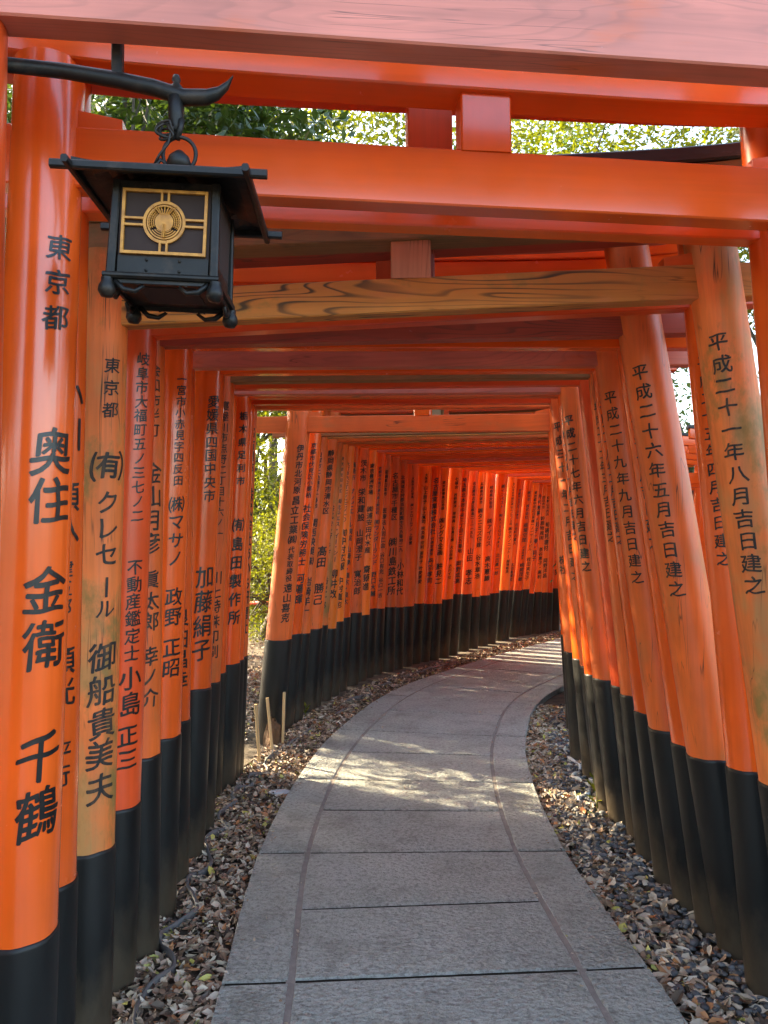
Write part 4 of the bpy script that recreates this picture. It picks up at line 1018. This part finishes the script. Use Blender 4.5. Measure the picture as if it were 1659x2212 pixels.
# few leaves on the stones
q = np.array([(*cpt(s_at_y(y), o_), .004) for y, o_ in ((2.62, .47), (3.05, -.5), (4.75, -.05), (3.3, .49), (2.95, .52), (5.3, .3), (6.2, -.4), (2.4, -.2), (6.9, .3), (7.6, -.5), (4.1, .6), (2.2, .66))])
q2 = []
for k in range(150):
    s_ = random.uniform(s0, s_at_y(9)); sg = random.choice((-1, 1)); q2.append((*cpt(s_, sg * (HO - abs(random.gauss(0, .045)) - .005)), .003))
for k in range(60):
    s_ = random.uniform(s0, s_at_y(9)); sg = random.choice((-1, 1)); q2.append((*cpt(s_, sg * (HI + random.gauss(0, .012))), .001))
leaf_mesh('leaf_bits', np.array(q2), .018, LIT, WT, 'crumbs of broken leaf along the edges and joints of the path')
leaf_mesh('scattered_leaves', q, .036, LIT, [.4, .1, .1, .05, .25, .10], 'few small leaves scattered on the stone path')
# clearing beyond the gap
n = 9000
xx = rng.uniform(-7, -1.15, n); yy = rng.uniform(4.2, 17, n)
keep = (xx < -1.1 + np.maximum(0, yy - 9) * .75)
Pc = np.stack([xx, yy, -.035 + rng.uniform(0, .015, n)], 1)[keep]
Pc = np.concatenate([Pc, np.stack([rng.uniform(-2.2, -1.1, 3500), rng.uniform(5.0, 9.5, 3500), -.035 + rng.uniform(0, .02, 3500)], 1)])
leaf_mesh('fallen_leaves', Pc, .062, LIT, [.34, .16, .10, .08, .04, .28], 'pale sunlit fallen leaves covering the clearing beyond the gap')

# pebbles
def pebbles():
    bm = bmesh.new(); bmesh.ops.create_icosphere(bm, subdivisions=2, radius=1)
    bv = np.array([v_.co[:] for v_ in bm.verts]); bf = [[v_.index for v_ in f.verts] for f in bm.faces]; bm.free()
    A = strip(2600, 1, s0, s_at_y(5.4), .52, .85, .05)
    B = np.array([(*cpt(s_at_y(y), o_), -.03) for y, o_ in zip(rng.uniform(5.2, 7.6, 700), rng.uniform(.9, 1.2, 700))])
    P_ = off_posts(np.concatenate([A, B]))
    n = len(P_)
    sx = rng.uniform(.011, .021, n); sy = sx * rng.uniform(.6, .9, n); sz = sx * rng.uniform(.4, .65, n)
    yaw = rng.uniform(0, 6.28, n)
    c_, s_ = np.cos(yaw)[:, None], np.sin(yaw)[:, None]
    x = bv[None, :, 0] * sx[:, None]; y = bv[None, :, 1] * sy[:, None]; z = bv[None, :, 2] * sz[:, None]
    V = np.stack([x * c_ - y * s_ + P_[:, 0:1], x * s_ + y * c_ + P_[:, 1:2], z + P_[:, 2:3] - .002 + rng.uniform(0, .014, (n, 1))], 2).reshape(-1, 3)
    nb = len(bv)
    me = bpy.data.meshes.new('pebbles'); me.from_pydata(V.tolist(), [], [[k * nb + q_ for q_ in f] for k in range(n) for f in bf])
    me.materials.append(M['pebble']); me.polygons.foreach_set('use_smooth', [True] * len(me.polygons)); me.update()
    o = bpy.data.objects.new('pebbles', me); C.objects.link(o); tag(o, 'smooth dark grey river pebbles in the strip along the right posts', 'pebbles', kind='stuff')
pebbles()

# grass in the clearing
n = 26000
gx_ = rng.uniform(-11, -1.6, n); gy_ = rng.uniform(14, 24, n)
hh = rng.uniform(.05, .14, n); yw = rng.uniform(0, 6.28, n); wd = .008
dx, dy = np.cos(yw) * wd, np.sin(yw) * wd; lx, ly = rng.normal(0, .03, n), rng.normal(0, .03, n)
V = np.stack([np.stack([gx_ - dx, gy_ - dy, np.full(n, -.06)], 1), np.stack([gx_ + dx, gy_ + dy, np.full(n, -.06)], 1), np.stack([gx_ + lx, gy_ + ly, hh - .05], 1)], 1).reshape(-1, 3)
me = bpy.data.meshes.new('grass'); me.from_pydata(V.tolist(), [], [(3 * k, 3 * k + 1, 3 * k + 2) for k in range(n)]); me.materials.append(M['grass'])
o = bpy.data.objects.new('grass', me); C.objects.link(o); tag(o, 'short green grass at the back of the clearing', 'grass', kind='stuff')

# ------------------------------------------------------------------ trees and shrubs
def crown_mesh(name, seed, rx, ry, rz, ncl, per, size, spread, mat, shell=.55):
    r = np.random.default_rng(seed)
    d = r.normal(size=(ncl, 3)); d /= np.linalg.norm(d, axis=1)[:, None]
    rad = r.uniform(0, 1, ncl) ** .45
    rad = np.where(r.uniform(size=ncl) < shell, r.uniform(.75, 1.05, ncl), rad)
    lump = 1 + .18 * np.sin(5 * d[:, 0] + seed) * np.sin(4 * d[:, 1] + 2 * seed) + .12 * np.sin(7 * d[:, 2])
    cen = d * rad[:, None] * lump[:, None] * np.array([rx, ry, rz])
    cen[:, 2] = np.maximum(cen[:, 2], -rz * .85)
    n = ncl * per
    c_ = np.repeat(cen, per, 0) + r.normal(0, spread, (n, 3)) * np.array([1, 1, .6])
    a = r.normal(size=(n, 3)); a[:, 2] = a[:, 2] * .6 - .25; a /= np.linalg.norm(a, axis=1)[:, None]
    b_ = np.cross(a, r.normal(size=(n, 3)) * .5 + np.array([0, 0, 1.0])); b_ /= np.linalg.norm(b_, axis=1)[:, None] + 1e-9
    nrm = np.cross(a, b_)
    L = r.uniform(.6, 1.2, n)[:, None] * size; W_ = L * r.uniform(.34, .52, n)[:, None]
    V = np.stack([c_, c_ + a * L * .45 + b_ * W_ * .5 + nrm * W_ * .15, c_ + a * L, c_ + a * L * .45 - b_ * W_ * .5 + nrm * W_ * .15], 1).reshape(-1, 3)
    me = bpy.data.meshes.new(name)
    F = [f for k in range(n) for f in ((4 * k, 4 * k + 1, 4 * k + 2), (4 * k, 4 * k + 2, 4 * k + 3))]
    me.from_pydata(V.tolist(), [], F); me.materials.append(mat); me.update()
    return me, cen
def trunk_mesh(name, seed, h, cen, off, r0=.14):
    r = random.Random(seed); b = MB()
    pts = [Vector((0, 0, -.2))]; x = y = 0
    for k in range(1, 7):
        x += r.uniform(-.1, .1); y += r.uniform(-.1, .1); pts.append(Vector((x, y, h * k / 6)))
    b.tube(pts, [r0 * 1.25] + [r0 * (1 - .12 * k) for k in range(1, 7)], 10)
    ids = list(range(len(cen))); r.shuffle(ids)
    for q_ in ids[:26]:
        tip = Vector(cen[q_]) + Vector((0, 0, off)); st = pts[r.choice((3, 4, 5, 6))]
        mid = st.lerp(tip, .5) + Vector((r.uniform(-.15, .15), r.uniform(-.15, .15), r.uniform(.0, .25)))
        b.tube([st, mid, tip], [.045, .025, .008], 6)
    me = bpy.data.meshes.new(name); me.from_pydata(b.v, [], b.f); me.materials.append(M['bark']); me.polygons.foreach_set('use_smooth', b.sm); me.update()
    return me
kinds = {}
def mk(kind, seed, rx, ry, rz, ncl, per, size, spread, mat, h, off):
    cm, cen = crown_mesh(kind + '_crown', seed, rx, ry, rz, ncl, per, size, spread, M[mat])
    kinds[kind] = (cm, trunk_mesh(kind + '_trunk', seed, h, cen, off), off)
mk('dark', 3, 2.3, 2.3, 2.2, 420, 26, .20, .19, 'leaf_dark', 5.6, 6.3)
mk('shade', 21, 2.3, 2.3, 2.2, 520, 30, .17, .2, 'leaf_dark', 4.2, 4.5)  # trees of this kind are added out of view to block the sun
mk('mid', 5, 2.6, 2.6, 2.3, 560, 28, .145, .19, 'leaf_mid', 5.8, 6.6)
mk('lite', 8, 2.6, 2.6, 2.4, 540, 26, .14, .20, 'leaf_lite', 6.0, 6.9)
mk('bush', 12, 1.5, 1.3, 1.5, 360, 30, .085, .12, 'leaf_mid', 1.3, 1.35)
mk('shrub', 15, 1.4, 1.3, 1.35, 340, 30, .085, .11, 'leaf_lite', 1.2, 1.2)
def tree(kind, x, y, sc, rz, label, name='tree', cat='tree', group=None):
    cm, tm, off = kinds[kind]
    t = empty(name, (x, y, -.04), rz); t.scale = (sc,) * 3
    tag(t, label, cat, group)
    c_ = bpy.data.objects.new('crown', cm); c_.location = (0, 0, off); c_.parent = t; C.objects.link(c_)
    k_ = bpy.data.objects.new('trunk', tm); k_.parent = t; C.objects.link(k_)
TG = 'trees around the gate tunnel'
BIG = [('mid', -9, 24, 1.9), ('lite', -3.6, 27, 1.75), ('mid', 7.0, 29, 1.9), ('mid', 14, 20, 1.7)]
BL = ['far left', 'left of the struts', 'right of the struts', 'far right']
for a in (
 ('dark', -3.0, 8.6, .92, .3, 'dark large-leaved evergreen showing above the crossbeam beside the lantern chain'),
 ('dark', -2.7, 11.2, 1.0, 2.0, 'dark green tree crown between the lantern chain and the bright leaves at top'),
 ('lite', .4, 18.6, 1.35, 1.0, 'bright yellow green tree seen left of the central strut at top'),
 ('lite', 4.2, 20.0, 1.4, 2.2, 'bright yellow green tree seen right of the central strut at top'),
 ('lite', 9.0, 17.0, 1.35, 4.0, 'light green tree showing above the black coping at top right'),
 ('mid', 12.5, 13.0, 1.35, 5.0, 'green tree behind the top right post end'),
 ('lite', -3.1, 19.5, 1.0, .7, 'tall green tree beyond the clearing, above the bushes in the gap'),
 ('shade', -6.2, 5.6, 1.0, 2.6, 'unseen dark dense tree added left of the tunnel to shade the near gates'),
 ('shade', -9.5, 5.2, 1.15, .6, 'dark dense tree added unseen farther left, behind the one shading the near gates'),
 ('shade', -7.6, 1.8, 1.1, 1.6, 'dark dense sun-blocking tree added left of and behind the photographer'),
 ('shade', -5.4, 2.4, .9, 3.6, 'dark unseen tree added close on the left to shade the lantern gate'),
 ('shade', -5.0, 11.0, .75, 4.6, 'dark tree added at the far left of the clearing to thin sun stripes'),
 ('shade', -3.7, 9.1, .55, 1.9, 'small dark sun-blocking tree added in the clearing left of the big leaning post'),
 ('shade', -4.5, 5.8, .8, 4.4, 'low dark tree added left of the fourth near gate to narrow the sun patch'),
 ('shade', -8.0, 6.1, 1.3, 3.4, 'tallest dark tree in the added shading row left of the near gates'),
 ('shade', -7.2, 6.8, .9, 2.4, 'small dark shading tree added at the near corner of the clearing'),
 ('shade', -4.4, 3.6, .8, 5.6, 'low dark tree added close to the left side of the near gates for shade'),
 ('shade', -8.3, 3.9, 1.2, 1.1, 'broad dark tree added for shade in the second row left of the near gates'),
 ('shade', -4.0, .2, .9, 2.1, 'dark unseen tree added just left of the photographer for shade'),
 ('shade', -6.8, -.4, 1.1, 2.9, 'dark unseen tree added behind and left of the photographer as sun blocker'),
 ('mid', 8.6, 5.6, 1.0, 3.3, 'green tree close outside the right hand posts'),
 ):
    tree(*a, group=TG)
for q_, ((k_, x_, y_, s_), b_) in enumerate(zip(BIG, BL)):
    tree(k_, x_, y_, s_, q_ * 1.3, 'very tall tree in the backmost row, ' + b_, group=TG)
BG_ = 'bushes closing the clearing'
for a in (
 ('shrub', -2.0, 12.6, .78, .3, 'bright leafy bush low in the gap, its leaves against the big leaning post'),
 ('shrub', -3.4, 15.8, 1.1, 1.3, 'dark hollow green bush low at the left edge of the gap'),
 ('shrub', -2.6, 17.6, 1.9, 2.3, 'large yellow green bush filling the upper gap'),
 ('bush', -1.2, 18.6, 1.3, 3.1, 'green bush behind the big leaning post at the right edge of the gap'),
 ('bush', 5.6, 13.6, 1.7, .9, 'tall bush seen in the slit between the right hand posts'),
 ('shrub', 8.2, 12.2, 1.8, 2.9, 'broad light green bush beyond the second tunnel'),
 ('bush', -4.4, 20.5, 1.6, 4.1, 'tall dense bush behind the gap at the back'),
 ):
    tree(*a, name='bush', cat='bush', group=BG_)
# camellia spray leaning into the gap from the left
b = MB(); sp_ = []
for k in range(16):
    z = 1.42 + .045 * k * random.uniform(.8, 1.2); x = -1.30 + random.uniform(0, .14); y = 6.4 + random.uniform(-.1, .1)
    sp_.append((x, y, z))
V, F = [], []
for (x, y, z) in sp_:
    a = random.uniform(-.6, .4); L = random.uniform(.08, .13); w_ = L * .34
    d = Vector((math.cos(a), random.uniform(-.4, .4), math.sin(a) - .3)).normalized(); sd_ = d.cross(Vector((0, 1, .3))).normalized()
    p = Vector((x, y, z)); n0 = len(V)
    V += [p, p + d * L * .4 + sd_ * w_ / 2, p + d * L, p + d * L * .4 - sd_ * w_ / 2, p + d * L * .45 + Vector((0, -.008, 0))]
    F += [(n0, n0 + 1, n0 + 4), (n0 + 1, n0 + 2, n0 + 4), (n0 + 2, n0 + 3, n0 + 4), (n0 + 3, n0, n0 + 4)]
ct = empty('young_tree', (-1.42, 6.45, -.04)); tag(ct, 'thin young tree whose few big leaves hang in the gap by the last near post', 'tree')
b.add(V, F); b.build('leaves', M['leaf_mid']).parent = ct
ct.children[0].location = (1.42, -6.45, .04)
b = MB(); b.tube([(0, 0, -.1), (.02, 0, .8), (.0, 0, 1.6), (.06, 0, 2.3)], [.014, .012, .009, .004], 8); b.build('stem', M['bark'], ct)
# seedlings
for (x, y, lab) in ((1.20, 4.45, 'small pale green seedling in the pebbles beside the edging strip'), (1.255, 4.72, 'small green seedling growing against the black foot of a right post'), (-.70, 6.80, 'little green plant at the foot of the far left posts')):
    b = MB(); V, F = [], []
    for k in range(7):
        a = k * 2.4; L = random.uniform(.05, .08); el = random.uniform(.2, .9); d = Vector((math.cos(a) * math.cos(el), math.sin(a) * math.cos(el), math.sin(el))); sd_ = d.cross(Vector((0, 0, 1))).normalized()
        p = Vector((0, 0, .01 + .012 * k)); n0 = len(V); V += [p, p + d * L * .5 + sd_ * L * .18, p + d * L, p + d * L * .5 - sd_ * L * .18]; F += [(n0, n0 + 1, n0 + 2), (n0, n0 + 2, n0 + 3)]
    b.add(V, F); b.tube([(0, 0, -.06), (0, 0, .10)], .003, 5)
    o = b.build('seedling', M['leaf_lite']); o.location = (x, y, -.02); tag(o, lab, 'plant', 'seedlings by the post feet')
